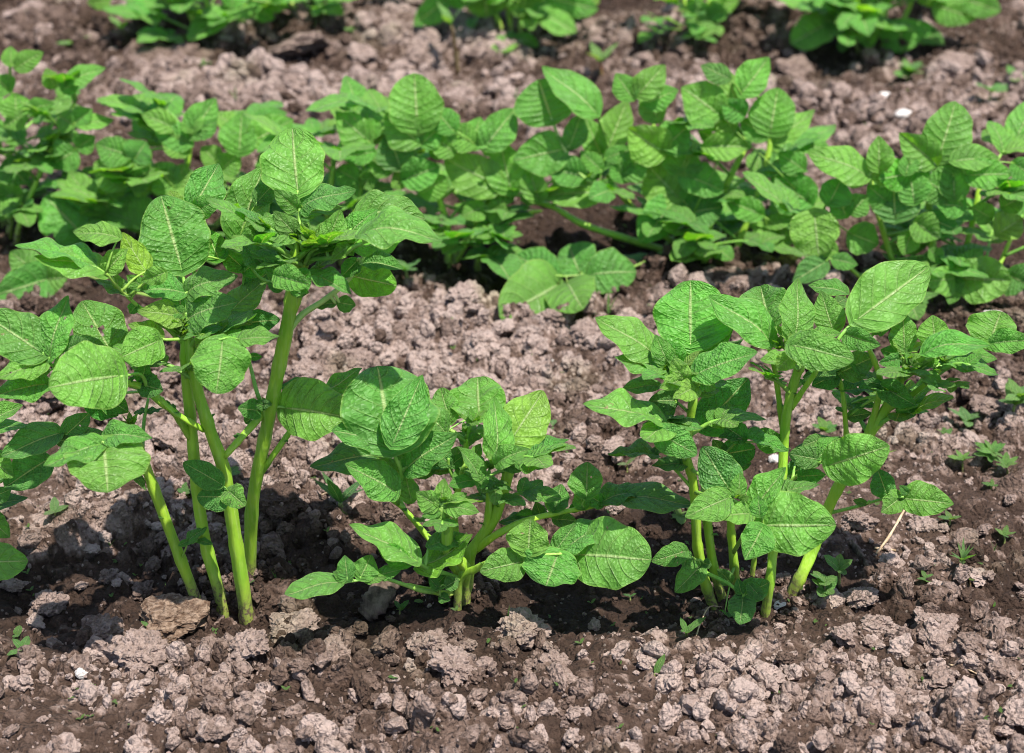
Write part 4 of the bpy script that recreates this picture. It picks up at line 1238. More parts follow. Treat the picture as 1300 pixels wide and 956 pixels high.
# middle crown
p.leaf('I', [(1220, 640, 1), (1180, 560, 2), (1060, 470, 3)], [
    (1045, 480, 718, 235, 175, {'d': 0, 'o': 1, 'fold': .4, 'c': 'l'}), (1048, 395, 1000, 182, 262, {'o': 5, 'd': 3, 'k': .5}),
    (1200, 610, 998, 582, 88, {'o': -2, 'd': -1, 'c': 'l'})], o=2, r=3)
p.leaf('I', [(1225, 640, 0), (1190, 560, 0), (1178, 485, 0)], [(1178, 485, 1205, 138, 165, {'d': 3, 'c': 'l', 'fold': .2}), (1165, 492, 1072, 402, 52, {'c': 'y'}), (1190, 470, 1295, 415, 42, {'c': 'y'})], o=0, r=2.6)
p.leaf('J', [(70, 640, 0), (30, 560, -2)], [(15, 545, 358, 625, 172, {'o': -4, 'd': -2, 'k': .5, 'c': 'l', 'fold': .2}), (20, 600, -60, 680, 90, {'c': 'y', 'o': -4}), (40, 620, 70, 560, 70, {'c': 'y', 'o': -3}), (120, 510, 290, 480, 70, {'c': 'l', 'o': 0})], o=-3, r=3.4)
p.leaf('J', [(110, 640, 2), (200, 540, 2), (245, 470, 2)], [(245, 472, 178, 252, 152, {'d': 2, 'fold': .3}), (315, 265, 110, 220, 82, {'o': 7, 'd': 1}), (250, 330, 320, 290, 70, {'o': 5, 'c': 'd'})], o=2, r=2.2)
p.shoot('J', 20, 560, 26, 7, -1)
p.shoot('I', 1100, 520, 24, 6, 0)
p.leaf('J', [(150, 680, 0), (290, 490, 0), (370, 410, 1)], [(370, 410, 765, 120, 285, {'k': .55, 'd': 3.5, 'fold': .2, 'c': 'l'}), (310, 485, 502, 545, 115, {'d': -1.5, 'c': 'l'}), (440, 430, 530, 440, 95, {'c': 'm'}), (520, 420, 500, 500, 70), (380, 420, 430, 440, 60)], o=0, r=2.8)
# right crown
p.leaf('J', [(620, 760, 2), (625, 660, 1), (630, 580, 1)], [(630, 575, 624, 358, 135, {'d': 2, 'c': 'l', 'fold': .2}), (618, 590, 548, 498, 50, {'c': 'y'}), (640, 590, 752, 530, 50, {'c': 'y'}), (600, 620, 490, 640, 80, {'c': 'm'}), (600, 600, 500, 570, 70, {'c': 'm'})], o=1, r=2.8)
p.leaf('J', [(640, 760, 2), (720, 660, 1), (830, 570, 0), (950, 540, 0), (1080, 540, 0)], [
    (800, 545, 780, 382, 155, {'d': 1.5, 'fold': .35, 'c': 'l'}), (740, 590, 1090, 545, 118, {'d': -1, 'o': -2, 'arch': .17, 'c': 'l'}),
    (1090, 535, 1150, 362, 240, {'k': .6, 'd': 1.5, 'r': 1.1, 'c': 'l'}), (1090, 540, 1335, 515, 118, {'d': -1, 'arch': .12, 'c': 'l'}),
    (840, 640, 1142, 706, 88, {'d': -1.5, 'fold': .3, 'c': 'l'}), (760, 650, 780, 580, 80, {'under': 1, 'c': 'l'}), (720, 640, 640, 600, 70, {'c': 'y'})], o=0, r=3)
p.shoot('J', 660, 650, 24, 8, 0)
p.shoot('J', 800, 680, 14, 5, 0)
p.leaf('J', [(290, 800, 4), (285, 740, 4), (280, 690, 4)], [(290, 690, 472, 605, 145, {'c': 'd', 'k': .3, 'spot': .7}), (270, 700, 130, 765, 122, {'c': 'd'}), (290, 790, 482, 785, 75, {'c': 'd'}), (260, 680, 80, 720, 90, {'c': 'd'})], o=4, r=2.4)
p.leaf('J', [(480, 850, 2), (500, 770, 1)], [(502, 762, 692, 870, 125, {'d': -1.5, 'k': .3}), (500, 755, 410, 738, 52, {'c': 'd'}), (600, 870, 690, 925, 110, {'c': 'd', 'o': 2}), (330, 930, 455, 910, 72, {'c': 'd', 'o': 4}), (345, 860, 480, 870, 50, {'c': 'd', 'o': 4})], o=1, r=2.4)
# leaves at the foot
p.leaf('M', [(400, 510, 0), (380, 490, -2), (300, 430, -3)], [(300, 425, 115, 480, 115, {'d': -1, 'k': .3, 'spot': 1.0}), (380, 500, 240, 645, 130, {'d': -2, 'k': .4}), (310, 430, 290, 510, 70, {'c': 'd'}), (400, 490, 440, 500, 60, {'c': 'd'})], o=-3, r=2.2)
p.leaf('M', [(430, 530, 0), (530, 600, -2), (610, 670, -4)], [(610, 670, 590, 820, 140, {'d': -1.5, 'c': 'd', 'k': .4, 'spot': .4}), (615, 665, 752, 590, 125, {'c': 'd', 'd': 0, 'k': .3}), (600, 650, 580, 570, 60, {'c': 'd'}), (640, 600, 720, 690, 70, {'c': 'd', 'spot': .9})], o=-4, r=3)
p.leaf('M', None, [(540, 590, 470, 520, 80, {'c': 'd'}), (510, 760, 530, 780, 36)], o=0)
p.nodes(3, 9)
p.tips(18)
p.bush(8, .3, .045, .034, lo=.75, ck='l', on=[0, 4, 5])
p.bush(18, .3, .033, .023, lo=.7, ck='l', on=[0, 4, 5, 7])
P3 = p

# ================================================================== second row
GREEN2 = 1.0
def row2_lines(p, fr, entries, o=0.0, r=2.2, ck='l', group=3):
    """leaves of two or three leaflets each, tied to the nearest stem"""
    for i in range(0, len(entries), group):
        p.leaf(fr, None, entries[i:i + group], o=o, r=r, ck=ck)

p = Plant(15, 292, 'second-row potato plant cut by the left picture edge', 16, 10)
p.back = 5.0
p.stem('Z', [(12, 292), (20, 240), (40, 205), (62, 170)], 5, 4)
p.stem('Z', [(5, 290, 2), (8, 220, 2), (18, 170, 1), (15, 120, 1)], 5, 4)
p.stem('Z', [(25, 285, -2), (60, 200, -2), (95, 130, -1)], 4, 3)
row2_lines(p, 'P', [(60, 420, 55, 340, 110), (90, 420, 10, 470, 70), (110, 400, 200, 380, 60), (250, 300, 390, 250, 70), (230, 330, 300, 300, 60), (200, 320, 170, 250, 60),
                    (40, 240, 40, 170, 60), (60, 250, 160, 190, 70), (30, 330, -20, 280, 90), (270, 460, 210, 420, 80), (280, 450, 340, 400, 70), (290, 460, 420, 440, 50),
                    (290, 540, 350, 500, 80), (270, 560, 200, 600, 120), (150, 540, 260, 600, 110, {'c': 'd'}), (10, 720, 90, 720, 140, {'k': .5}), (-20, 760, 60, 700, 130), (30, 600, 100, 680, 120, {'c': 'd'})], o=0)
p.bush(26, .2, .06, .038, ck='l')
p = Plant(205, 318, 'broad second-row potato plant behind the tallest front plant', 18, 10)
p.back = 5.0
p.stem('Z', [(200, 318), (215, 270), (235, 220), (243, 175)], 5, 4)
p.stem('Z', [(180, 316, 1), (175, 270, 1), (172, 235, 1)], 5, 4)
p.stem('Z', [(225, 318, 1), (265, 260, 1), (300, 205, 1), (310, 180, 1)], 5, 4)
p.stem('Z', [(240, 320, 3), (310, 250, 3), (360, 200, 3)], 5, 3)
row2_lines(p, 'P', [(700, 500, 795, 360, 110, {'fold': .4}), (710, 480, 690, 420, 80), (730, 500, 800, 440, 60), (700, 530, 560, 455, 100), (640, 470, 520, 420, 80, {'spot': .8}), (690, 560, 590, 500, 90),
                    (880, 560, 890, 410, 130), (930, 520, 1080, 440, 120), (1000, 500, 1190, 490, 60), (500, 580, 540, 520, 110), (470, 570, 350, 530, 110), (480, 600, 560, 560, 100),
                    (470, 660, 345, 600, 130, {'k': .4}), (480, 670, 570, 620, 110), (500, 680, 560, 700, 70), (640, 690, 570, 600, 120, {'k': .4}), (650, 680, 680, 600, 90), (530, 680, 540, 620, 50),
                    (330, 740, 255, 630, 110, {'fold': .4}), (380, 720, 460, 660, 90), (400, 770, 370, 720, 90), (800, 600, 740, 540, 80), (820, 620, 880, 560, 90), (560, 790, 420, 760, 130),
                    (300, 860, 165, 720, 200, {'k': .4, 'd': 1}), (330, 830, 520, 770, 110), (400, 820, 380, 740, 100), (1000, 600, 1090, 560, 90, {'k': .3}), (1080, 560, 1200, 580, 80), (1000, 640, 960, 560, 90)], o=0)
p.leaf('A', [(900, 960, 2), (400, 830, -2), (250, 870, -4)], [(255, 870, -40, 960, 220, {'k': .3, 'd': -2.5}), (230, 860, 55, 720, 170, {'d': 1, 'k': .3}), (250, 870, 365, 860, 140, {'k': .3})], o=-4, r=2)
p.bush(16, .25, .08, .058, ck='l')
p.bush(8, .25, .08, .05, hi=.7, ck='l')
p.bush(10, .25, .07, .045, azr=(2.4, 4.2), lo=.3, ck='l')
p = Plant(425, 332, 'second-row potato plant half hidden behind the right crown of the tallest plant', 16, 10)
p.back = 4.0
p.stem('Z', [(418, 332), (415, 290), (420, 240), (425, 195)], 5, 4)
p.stem('Z', [(432, 332, 1), (445, 290, 1), (455, 250, 1), (462, 215, 1)], 5, 4)
p.stem('Z', [(410, 330, 2), (385, 280, 2), (375, 220, 2)], 4, 3)
p.bush(26, .25, .075, .05, ck='l')
p = Plant(580, 345, 'second-row potato plant in the centre, its round top leaf sticking up', 18, 10)
p.back = 5.0
p.stem('Z', [(568, 345), (570, 300), (555, 245), (532, 200), (530, 165)], 6, 4)
p.stem('Z', [(606, 332, 1), (604, 300, 1), (600, 270, 1), (585, 230, 1)], 5, 4)
p.stem('Z', [(577, 330, 3), (590, 305, 3), (650, 275, 2), (685, 268, 2)], 3, 3)
p.stem('Z', [(575, 340, 2), (620, 260, 2), (640, 200, 2)], 4, 3)
row2_lines(p, 'Q', [(290, 470, 278, 268, 182, {'k': .6, 'd': 2}), (290, 520, 168, 415, 135), (305, 530, 388, 452, 90),
                    (110, 520, -10, 415, 115), (130, 500, 100, 430, 80), (130, 560, 0, 575, 75), (225, 610, 185, 490, 135, {'k': .4, 'c': 'd'}), (190, 630, 105, 575, 80), (230, 690, 205, 630, 60),
                    (245, 660, 372, 610, 115, {'k': .3}), (310, 710, 400, 650, 95, {'k': .4}), (345, 570, 392, 525, 60), (60, 660, -10, 620, 90), (90, 680, 130, 640, 70), (60, 720, 0, 690, 70),
                    (420, 480, 350, 400, 95), (500, 530, 400, 470, 100), (490, 540, 520, 430, 110), (540, 540, 650, 400, 120, {'k': .3}), (545, 560, 600, 480, 100), (420, 560, 350, 500, 90),
                    (590, 685, 388, 580, 150, {'k': .4, 'fold': .3}), (635, 705, 592, 510, 135), (700, 745, 722, 595, 82), (530, 760, 450, 800, 80), (560, 770, 625, 780, 95), (640, 720, 530, 720, 70)], o=0)
p.shoot('Q', 300, 560, 18, 6, 0)
p.bush(14, .25, .075, .05, ck='l')
p.bush(5, .25, .08, .05, hi=.6, ck='m')
p = Plant(880, 335, 'largest second-row potato plant, a low cluster of round leaves in front of it', 20, 12)
p.back = 5.0
p.stem('Z', [(888, 335), (900, 290), (920, 240), (945, 190)], 6, 5)
p.stem('Z', [(880, 330, 1), (845, 300, 1), (800, 260, 1), (770, 220, 1), (765, 185, 1)], 5, 4)
p.stem('Z', [(895, 336, -1), (885, 290, 0), (858, 260, 0), (840, 200, 0), (830, 160, 0)], 5, 4)
p.stem('Z', [(930, 330, 1), (960, 250, 1), (975, 200, 1), (980, 160, 1)], 5, 4)
p.stem('Z', [(875, 330, 2), (800, 305, 1), (740, 285, 0), (700, 262, 0), (665, 255, 0)], 6, 4)
p.stem('Z', [(910, 335, 3), (930, 300, 3), (1000, 270, 2)], 4, 3)
p.leaf('Q', [(985, 760, 0), (910, 660, 0), (830, 550, 1), (780, 430, 1)], [(780, 430, 735, 292, 210, {'k': .6, 'd': 1.5, 'r': .95}), (825, 550, 640, 590, 150, {'d': -1}), (850, 540, 895, 415, 85), (900, 650, 760, 620, 110)], o=1, r=3, col=(.3, .46, .12))
row2_lines(p, 'Q', [(945, 415, 748, 242, 125, {'fold': .4}), (990, 545, 1062, 365, 115), (970, 585, 905, 430, 95), (965, 625, 888, 555, 65), (985, 580, 1092, 545, 65), (960, 690, 1020, 655, 40),
                    (1100, 350, 1202, 238, 100, {'fold': .4}), (1080, 360, 1018, 270, 90), (1130, 380, 1250, 330, 90), (1190, 560, 1062, 470, 150, {'d': 0}), (1200, 540, 1290, 460, 130), (1180, 440, 1110, 350, 90),
                    (1232, 745, 1108, 892, 135, {'k': .4}), (1245, 725, 1140, 610, 165, {'k': .4}), (1250, 730, 1200, 640, 120), (960, 710, 740, 720, 120), (735, 735, 695, 600, 95), (800, 660, 900, 620, 110),
                    (1050, 640, 1140, 560, 110), (1060, 660, 1020, 580, 90), (560, 760, 480, 700, 90)], o=0)
row2_lines(p, 'R', [(342, 485, 370, 322, 155, {'k': .4}), (362, 522, 505, 402, 92), (330, 500, 230, 440, 90), (235, 345, 338, 210, 112), (222, 400, 175, 250, 85), (190, 290, 85, 240, 70, {'c': 'd'}),
                    (150, 420, 15, 320, 155), (215, 540, 75, 480, 100), (260, 540, 150, 460, 70), (100, 540, 265, 540, 100), (20, 640, 170, 705, 115, {'k': .5}), (10, 640, 50, 540, 140),
                    (310, 790, 175, 735, 90), (415, 885, 268, 825, 82), (330, 830, 440, 800, 60), (482, 745, 345, 640, 155, {'fold': .4}), (460, 620, 370, 560, 90), (200, 470, 140, 390, 90),
                    (60, 780, 170, 760, 130, {'c': 'd'}), (40, 760, -20, 690, 110, {'c': 'd'}), (240, 420, 160, 370, 90)], o=0)
p.leaf('Z', [(860, 332, -1), (800, 340, -5), (730, 350, -8), (705, 350, -9)], [(708, 362, 634, 402, 86, {'k': .5, 'd': -4, 'r': .75, 'fold': .1}), (703, 352, 655, 324, 48, {'d': 3, 'k': .4, 'fold': .3, 'o': -7}), (720, 360, 740, 393, 60, {'k': .6, 'd': -3, 'o': -9, 'fold': .1}), (735, 346, 722, 310, 55, {'d': 4, 'o': -6, 'fold': .35}), (750, 348, 808, 345, 52, {'k': .5, 'd': 2, 'o': -8, 'fold': .15})], o=-8, r=2)
p.bush(15, .3, .08, .06, ck='l')
p.bush(7, .3, .08, .05, hi=.6, ck='m')
p = Plant(1180, 385, 'second-row potato plant at right, a round leaf standing straight up on a white stalk', 20, 12)
p.back = 5.0
p.stem('Z', [(1182, 385), (1185, 320), (1180, 260), (1185, 215)], 6, 4)
p.stem('Z', [(1150, 380, 1), (1130, 320, 1), (1112, 260, 1), (1105, 225, 1)], 5, 4)
p.stem('Z', [(1200, 385, 1), (1225, 320, 1), (1240, 260, 1), (1245, 225, 1)], 5, 4)
p.stem('Z', [(1215, 388, 0), (1260, 350, 0), (1285, 300, 0)], 4, 3)
p.stem('Z', [(1140, 385, -1), (1090, 350, -1), (1040, 300, -1)], 4, 3)
p.leaf('R', [(940, 720, 0), (930, 640, 0), (960, 580, 1)], [(960, 580, 1022, 372, 165, {'k': .5, 'd': 2}), (945, 600, 815, 488, 112), (960, 610, 1120, 560, 90)], o=0, r=2, col=(.4, .5, .22))
row2_lines(p, 'R', [(742, 625, 740, 498, 92), (695, 650, 478, 558, 110, {'arch': .15}), (690, 660, 560, 620, 80, {'under': 1}), (850, 640, 740, 660, 110, {'under': 1}), (840, 640, 860, 560, 70), (800, 660, 700, 640, 60),
                    (1010, 595, 1185, 580, 85), (1065, 645, 1235, 640, 110), (1240, 600, 1320, 660, 80), (1020, 730, 1008, 565, 108), (1050, 760, 950, 750, 100), (1000, 720, 880, 640, 120),
                    (800, 800, 795, 655, 165, {'c': 'd'}), (870, 740, 850, 620, 115), (770, 740, 700, 680, 90), (560, 745, 605, 655, 115), (620, 790, 580, 710, 90), (640, 780, 700, 720, 90),
                    (505, 790, 520, 942, 165, {'k': .7, 'r': 1.0}), (560, 880, 440, 880, 110, {'c': 'd'}), (640, 860, 740, 900, 120), (1180, 860, 1270, 800, 110), (1150, 800, 1080, 760, 80), (1200, 760, 1280, 720, 90),
                    (880, 820, 960, 880, 110), (860, 860, 830, 940, 80), (920, 800, 1040, 850, 100, {'c': 'd'})], o=-1)
row2_lines(p, 'J', [(945, 185, 1208, 195, 235, {'k': .6, 'd': -2}), (915, 170, 1055, 20, 105), (905, 185, 745, 200, 155, {'k': .4, 'd': -2}), (905, 180, 870, 325, 105, {'k': .3}), (1200, 170, 1300, 220, 180, {'c': 'd', 'd': -1}), (820, 80, 760, 20, 80),
                    (205, 95, 25, 205, 130, {'c': 'd', 'd': -2}), (240, 80, 380, 110, 90), (260, 40, 140, 0, 90)], o=-3)
p.bush(15, .3, .08, .06, ck='l')
p.bush(6, .3, .08, .05, hi=.6, ck='m')

# ================================================================== third row, cut by the top edge
def far_plant(x, y, label, h, n, lines, fr, lw=.055, spread=40, o=0):
    p = Plant(x, y, label, 14, 8)
    p.back = 5.0
    for k in range(4):
        dx_ = (k - 1.5) * spread * .5
        p.stem('Z', [(x + dx_ * .3, y, k % 2), (x + dx_ * .7, y - h * .5, k % 2), (x + dx_, y - h, k % 2)], 4.5, 3)
    row2_lines(p, fr, lines, o=o)
    p.bush(n + 3, .25, .10, lw * 1.1, lo=.4, hi=1.0, ck='l')
    p.bush(4, .25, .10, lw * 1.1, azr=(3.6, 5.8), lo=.35, hi=.7, ck='l')
    return p
far_plant(275, 52, 'left one of the far plants, cut by the top edge, one round leaf drooping', 150, 16, [
    (845, 50, 690, 150, 95, {'k': .4}), (850, 20, 870, -60, 90), (640, 20, 440, -10, 90), (400, 0, 320, 10, 60), (940, 30, 1010, 70, 70), (900, 10, 980, -30, 90), (560, 20, 500, -40, 90), (700, 0, 640, -70, 100), (1000, 10, 1060, 30, 60)], 'P', spread=90)
far_plant(655, 46, 'far plant in the top centre with large flat leaves overhanging its shadow', 130, 16, [
    (390, 0, 275, 95, 95), (540, -10, 545, 65, 150, {'k': .4, 'd': -2}), (690, -30, 672, 72, 135, {'k': .5}), (770, -10, 955, 35, 120, {'k': .3}), (480, -20, 380, -10, 90), (500, 70, 490, 110, 40), (900, -20, 960, 10, 80)], 'Q', spread=70)
far_plant(885, 48, 'small thin far plant between the two larger ones at the top edge', 70, 6, [
    (110, 80, 50, 105, 50), (120, 60, 185, 30, 70), (110, 60, 40, 30, 80), (130, 90, 155, 135, 36), (120, 40, 230, 0, 70), (100, 40, 30, 0, 60)], 'R', lw=.035, spread=26)
far_plant(1110, 62, 'far plant at the top right with three round leaves hanging over its shadow', 120, 16, [
    (560, 85, 415, 160, 120, {'k': .6, 'r': .9}), (540, 75, 630, 90, 70, {'k': .4}), (690, 60, 710, 185, 105, {'k': .4}), (820, 90, 825, 195, 155, {'k': .7, 'r': 1.1}), (860, 100, 955, 115, 60), (900, 130, 980, 165, 70, {'c': 'd'}),
    (950, 20, 1100, 70, 110), (1060, 0, 1190, 40, 100, {'k': .3}), (620, 40, 520, 0, 90), (760, 20, 700, -40, 110), (900, 0, 960, -60, 110), (600, 150, 640, 170, 60, {'c': 'd'})], 'R', spread=90)
far_plant(395, 22, 'low far plant just under the top edge, between the far left and far centre ones', 60, 10, [(340 * 2.9, 0, 360 * 2.9, 30, 70), (1180, 10, 1260, 30, 70), (1200, 0, 1150, 40, 70)], 'P', lw=.045, spread=60)

# ------------------------------------------------------------------ weeds, sticks, stones
def small_leaf(parent, org, B, D, L, W, n, col, k=.2, nu=8, nv=6, name='leaf', wave=.04, fold=.2):
    V, q, uv = blade(B, B + D * L, W, n, k=k, fold=fold, arch=.08, wave=wave, quilt=.5, nu=nu, nv=nv, droop=.1)
    return obj(name, mesh_np(name, V, q, uv, M_LEAF), parent, Vector(B - org), (*jit(col), 0))

def weed(x, y, size, label, n=4, tall=.6, k=.3, ratio=.5, col=(.10, .29, .04), stemcol=(.2, .33, .06), group=None, flat=.4, name='weed_seedling', cat='seedling', tiers=1):
    """seedling: size = leaf length in photo pixels, tall = stem height / size"""
    P = gpt(x, y)
    s = px_size(P) * 1.35
    root = bpy.data.objects.new(name, None)
    COL.objects.link(root)
    root.location = P
    root.empty_display_size = .01
    tag(root, label, cat, group)
    lean = rng.normal(0, .25, 2)
    top = P + np.array([lean[0], lean[1], 1.0]) * size * tall * s
    S, R = spline([P - np.array([0, 0, .004]), (P + top) / 2 + rng.normal(0, .1, 3) * size * s * .3, top], np.array([1.3, 1.1, .8]) * s * max(.8, size / 18), 4)
    obj('stem', tubes_mesh('stem', [(S, R)], M_STEM, P, 6), root, color=(*stemcol, 1))
    a0 = rng.uniform(0, 6.28)
    for t in range(tiers):
        B = S[-1] if t == 0 else S[max(1, int(len(S) * (1 - .35 * t)))]
        for i in range(n):
            az = a0 + i * 6.283 / n + t * .8 + rng.uniform(-.3, .3)
            el = rng.uniform(flat - .25, flat + .35)
            D = np.array([math.cos(az) * math.cos(el), math.sin(az) * math.cos(el), math.sin(el)])
            L = size * s * rng.uniform(.7, 1.1)
            nn = nrm(np.array([-D[0] * D[2], -D[1] * D[2], 1 - D[2] ** 2]) + .15 * rng.normal(0, 1, 3))
            small_leaf(root, P, B, D, L, L * ratio * rng.uniform(.85, 1.15), nn, col, k)
    return root

def grass(x, y, size, label, n=3, col=(.11, .30, .05)):
    P = gpt(x, y)
    s = px_size(P)
    root = bpy.data.objects.new('grass_tuft', None)
    COL.objects.link(root)
    root.location = P
    root.empty_display_size = .01
    tag(root, label, 'grass')
    for i in range(n):
        az = rng.uniform(0, 6.28)
        el = rng.uniform(.6, 1.4)
        D = np.array([math.cos(az) * math.cos(el), math.sin(az) * math.cos(el), math.sin(el)])
        L = size * s * rng.uniform(.6, 1.1)
        nn = nrm(np.cross(D, np.array([math.sin(az), -math.cos(az), .1])))
        small_leaf(root, P, P - np.array([0, 0, .003]), D, L, max(.0014, L * .075), nn if nn[2] > 0 else -nn, col, 0, 10, 2, 'blade', 0, .3)

weed(196, 806, 17, 'tiny seedling with a pale broad leaf growing right in front of the brown stone', 3, .4, .5, .6, (.15, .36, .06))
weed(28, 832, 15, 'bright seedling with small toothed leaves in the front left corner', 5, .5, .4, .6, (.12, .34, .05))
weed(22, 812, 11, 'tiny round-leaved sprout behind the bright seedling in the front left corner', 2, .5, .6, .8)
weed(505, 862, 12, 'single round green seed leaf lying at the very front of the bed', 1, .15, .7, .95, flat=.1)
weed(832, 858, 26, 'single oblong leaf poking out of the earth at the front, left of the right plant', 1, .1, .3, .4, (.11, .30, .04), flat=.6)
weed(872, 808, 24, 'three-leaved seedling on the dark earth in front of the right plant', 3, .3, .1, .36, (.12, .34, .05))
weed(800, 762, 8, 'minute green sprout in the shade under the large round leaf', 2, .4)
weed(1046, 768, 17, 'clover-like weed with two stems at the foot of the thick slanting stem', 5, 1.2, .5, .7, (.12, .33, .05), (.2, .14, .05), tiers=2, name='clover_weed', cat='weed')
weed(1066, 742, 20, 'upright weed with three broad leaves right behind the clover-like weed', 4, 1.0, .4, .65, (.12, .33, .05), name='clover_weed', cat='weed')
weed(1226, 545, 22, 'flat pale green weed near the right edge, middle of the bare strip', 5, .5, .3, .55, (.13, .32, .09), name='weed', cat='weed')
weed(1284, 530, 24, 'tallest weed at the right edge, below the right crown', 5, 1.0, .4, .5, (.12, .32, .06), name='weed', cat='weed', tiers=2)
weed(1252, 590, 18, 'frilly bright weed at the right, upper one of the small patch', 7, .8, .3, .45, (.15, .38, .06), name='weed', cat='weed', tiers=2)
weed(1222, 596, 15, 'frilly bright weed at the right, left one of the small patch', 6, .7, .3, .45, (.15, .38, .06), name='weed', cat='weed')
weed(1280, 604, 15, 'frilly bright weed at the right, right one of the small patch', 6, .7, .3, .45, (.15, .38, .06), name='weed', cat='weed')
weed(1258, 622, 10, 'small frilly weed in front of the patch at the right', 4, .5, .3, .5, (.15, .36, .06), name='weed', cat='weed')
weed(1050, 552, 16, 'rosette weed behind the tall thin stem of the right plant', 6, .3, .3, .5, (.13, .35, .06), name='weed', cat='weed')
weed(1196, 560, 12, 'small pale weed left of the flat pale green weed', 4, .5, .4, .5, (.14, .34, .07), name='weed', cat='weed')
weed(1170, 742, 11, 'small sprout on mossy earth in front of the straw', 4, .6, .4, .5, (.13, .33, .06), name='weed', cat='weed')
weed(1205, 668, 12, 'small sprout on the bare earth right of the right low leaf', 4, .6, .3, .5, (.14, .34, .06), name='weed', cat='weed')
weed(1275, 690, 13, 'small sprout at the right edge, above the curved grass blade', 4, .6, .3, .5, (.14, .34, .06), name='weed', cat='weed')
weed(1120, 588, 18, 'bright weed peeping out behind the big flat leaf of the right plant', 5, .5, .3, .45, (.15, .38, .06), (.3, .08, .06), name='weed', cat='weed')
weed(1222, 728, 22, 'feathery upright weed on mossy earth right of the straw', 8, .5, 0, .16, (.13, .33, .08), name='weed', cat='weed', flat=.9)
weed(1232, 742, 12, 'small weed with one yellowing leaf in front of the feathery one', 2, .5, .4, .55, (.22, .32, .05), (.3, .1, .05))
weed(438, 652, 46, 'dark narrow-leaved spiny weed between the tallest and the middle plant', 5, .25, 0, .24, (.05, .19, .045), name='weed', cat='weed', flat=.8)
weed(698, 545, 13, 'pale flat sprout on the bare earth right of the middle plant, upper one', 3, .2, .4, .5, (.15, .36, .08), flat=.1)
weed(706, 560, 13, 'pale flat sprout on the bare earth right of the middle plant, lower one', 3, .2, .4, .5, (.15, .36, .08), flat=.1)
weed(862, 660, 17, 'yellow-green rosette left of the stems of the right plant', 4, .2, .3, .5, (.16, .34, .05), flat=.2)
weed(796, 596, 15, 'whitish seedling with two leaves between middle and right plant', 2, .4, .3, .4, (.22, .34, .14))
weed(537, 765, 9, 'tiny yellow-green leaf at the foot of the middle plant', 1, .2, .6, .9, (.2, .36, .05))
weed(508, 780, 12, 'little shaded sprout right behind the chunk of wood', 3, .4, .3, .6)
weed(482, 432, 8, 'tiny dark green sprout on the bare strip behind the middle plant', 3, .4)
weed(444, 420, 12, 'little two-leaved sprout under the low right leaves of the tallest plant', 3, .5, .4, .55)
weed(520, 362, 26, 'pale seedling with long oval leaves below the arched leaf of the tallest plant', 4, .6, .3, .42, (.12, .33, .06))
weed(476, 458, 18, 'pale grey-green flat leaf lying on the strip behind the middle plant', 1, .1, .5, .6, (.22, .30, .17), flat=.05)
weed(581, 92, 30, 'slender seedling with a pointed leaf on a purple stem in the far strip', 3, 1.6, 0, .36, (.12, .33, .06), (.12, .06, .03), flat=.95)
weed(765, 105, 26, 'reddish seedling behind the second row, upper centre', 4, .8, 0, .36, (.13, .28, .06), (.22, .06, .03))
weed(1152, 103, 19, 'small bushy weed in the shadow in front of the far right plant', 5, .5, .4, .6, (.11, .32, .06), tiers=2, name='weed', cat='weed')
weed(1255, 128, 18, 'small weed at the far right, left one of a pair', 5, .5, .4, .55, (.14, .34, .07), name='weed', cat='weed')
weed(1285, 112, 18, 'small weed at the far right, right one of a pair', 5, .5, .4, .55, (.14, .34, .07), name='weed', cat='weed')
weed(1290, 52, 16, 'yellowing weed in the top right corner', 4, .4, .4, .6, (.2, .32, .05), name='weed', cat='weed')
weed(150, 52, 17, 'bright little sprout in the far strip at left', 2, .6, .4, .6, (.15, .36, .06))
weed(90, 72, 22, 'small weed above the second-row plant at the left edge', 4, .5, .4, .5, (.13, .33, .06), name='weed', cat='weed')
weed(42, 30, 14, 'tiny weed near the top left corner', 3, .4)
weed(258, 88, 10, 'minute sprout on the earth mound in the far strip', 3, .4)
weed(447, 45, 14, 'low green sprout in the far strip, left of the big pale block', 3, .3)
weed(70, 655, 16, 'pale sprout in front of the shaded leaves at left', 3, .3, .4, .5, (.15, .32, .09))
weed(292, 608, 13, 'round-leaved sprout between the stems of the tallest plant', 3, .4, .6, .8)
weed(236, 630, 12, 'shaded sprout left of the upright stem of the tallest plant', 3, .4, .6, .8)
weed(322, 752, 9, 'bent little sprout in front of the right stem of the tallest plant', 2, .9)
for x, y, s_, lab in [(212, 765, 30, 'two thin grass blades behind the brown stone'), (350, 712, 20, 'pale grass blades on dark earth right of the tallest plant'),
                      (352, 738, 20, 'whitish bent grass sprout right of the tallest plant'), (645, 783, 20, 'small grass tuft in front of the middle plant'),
                      (772, 400, 44, 'grass tuft with three long blades in front of the second row'), (1105, 170, 26, 'thin grass blades between the second and the far row at right'),
                      (300, 125, 26, 'thin grass blade behind the second row at left'), (610, 385, 20, 'short grass by the left side of the low leaf cluster'),
                      (802, 640, 26, 'thin grass blade between the middle and the right plant'), (1262, 700, 22, 'curved thin grass blade at the right edge'),
                      (1262, 770, 14, 'tiny grass blades at the right edge in front'), (140, 690, 14, 'tiny grass blades in the shade left of the tallest plant'),
                      (655, 130, 22, 'grass blades behind the second row in the centre'), (745, 600, 26, 'thin grass blade behind the arm of the middle plant')]:
    grass(x, y, s_, lab, 3)

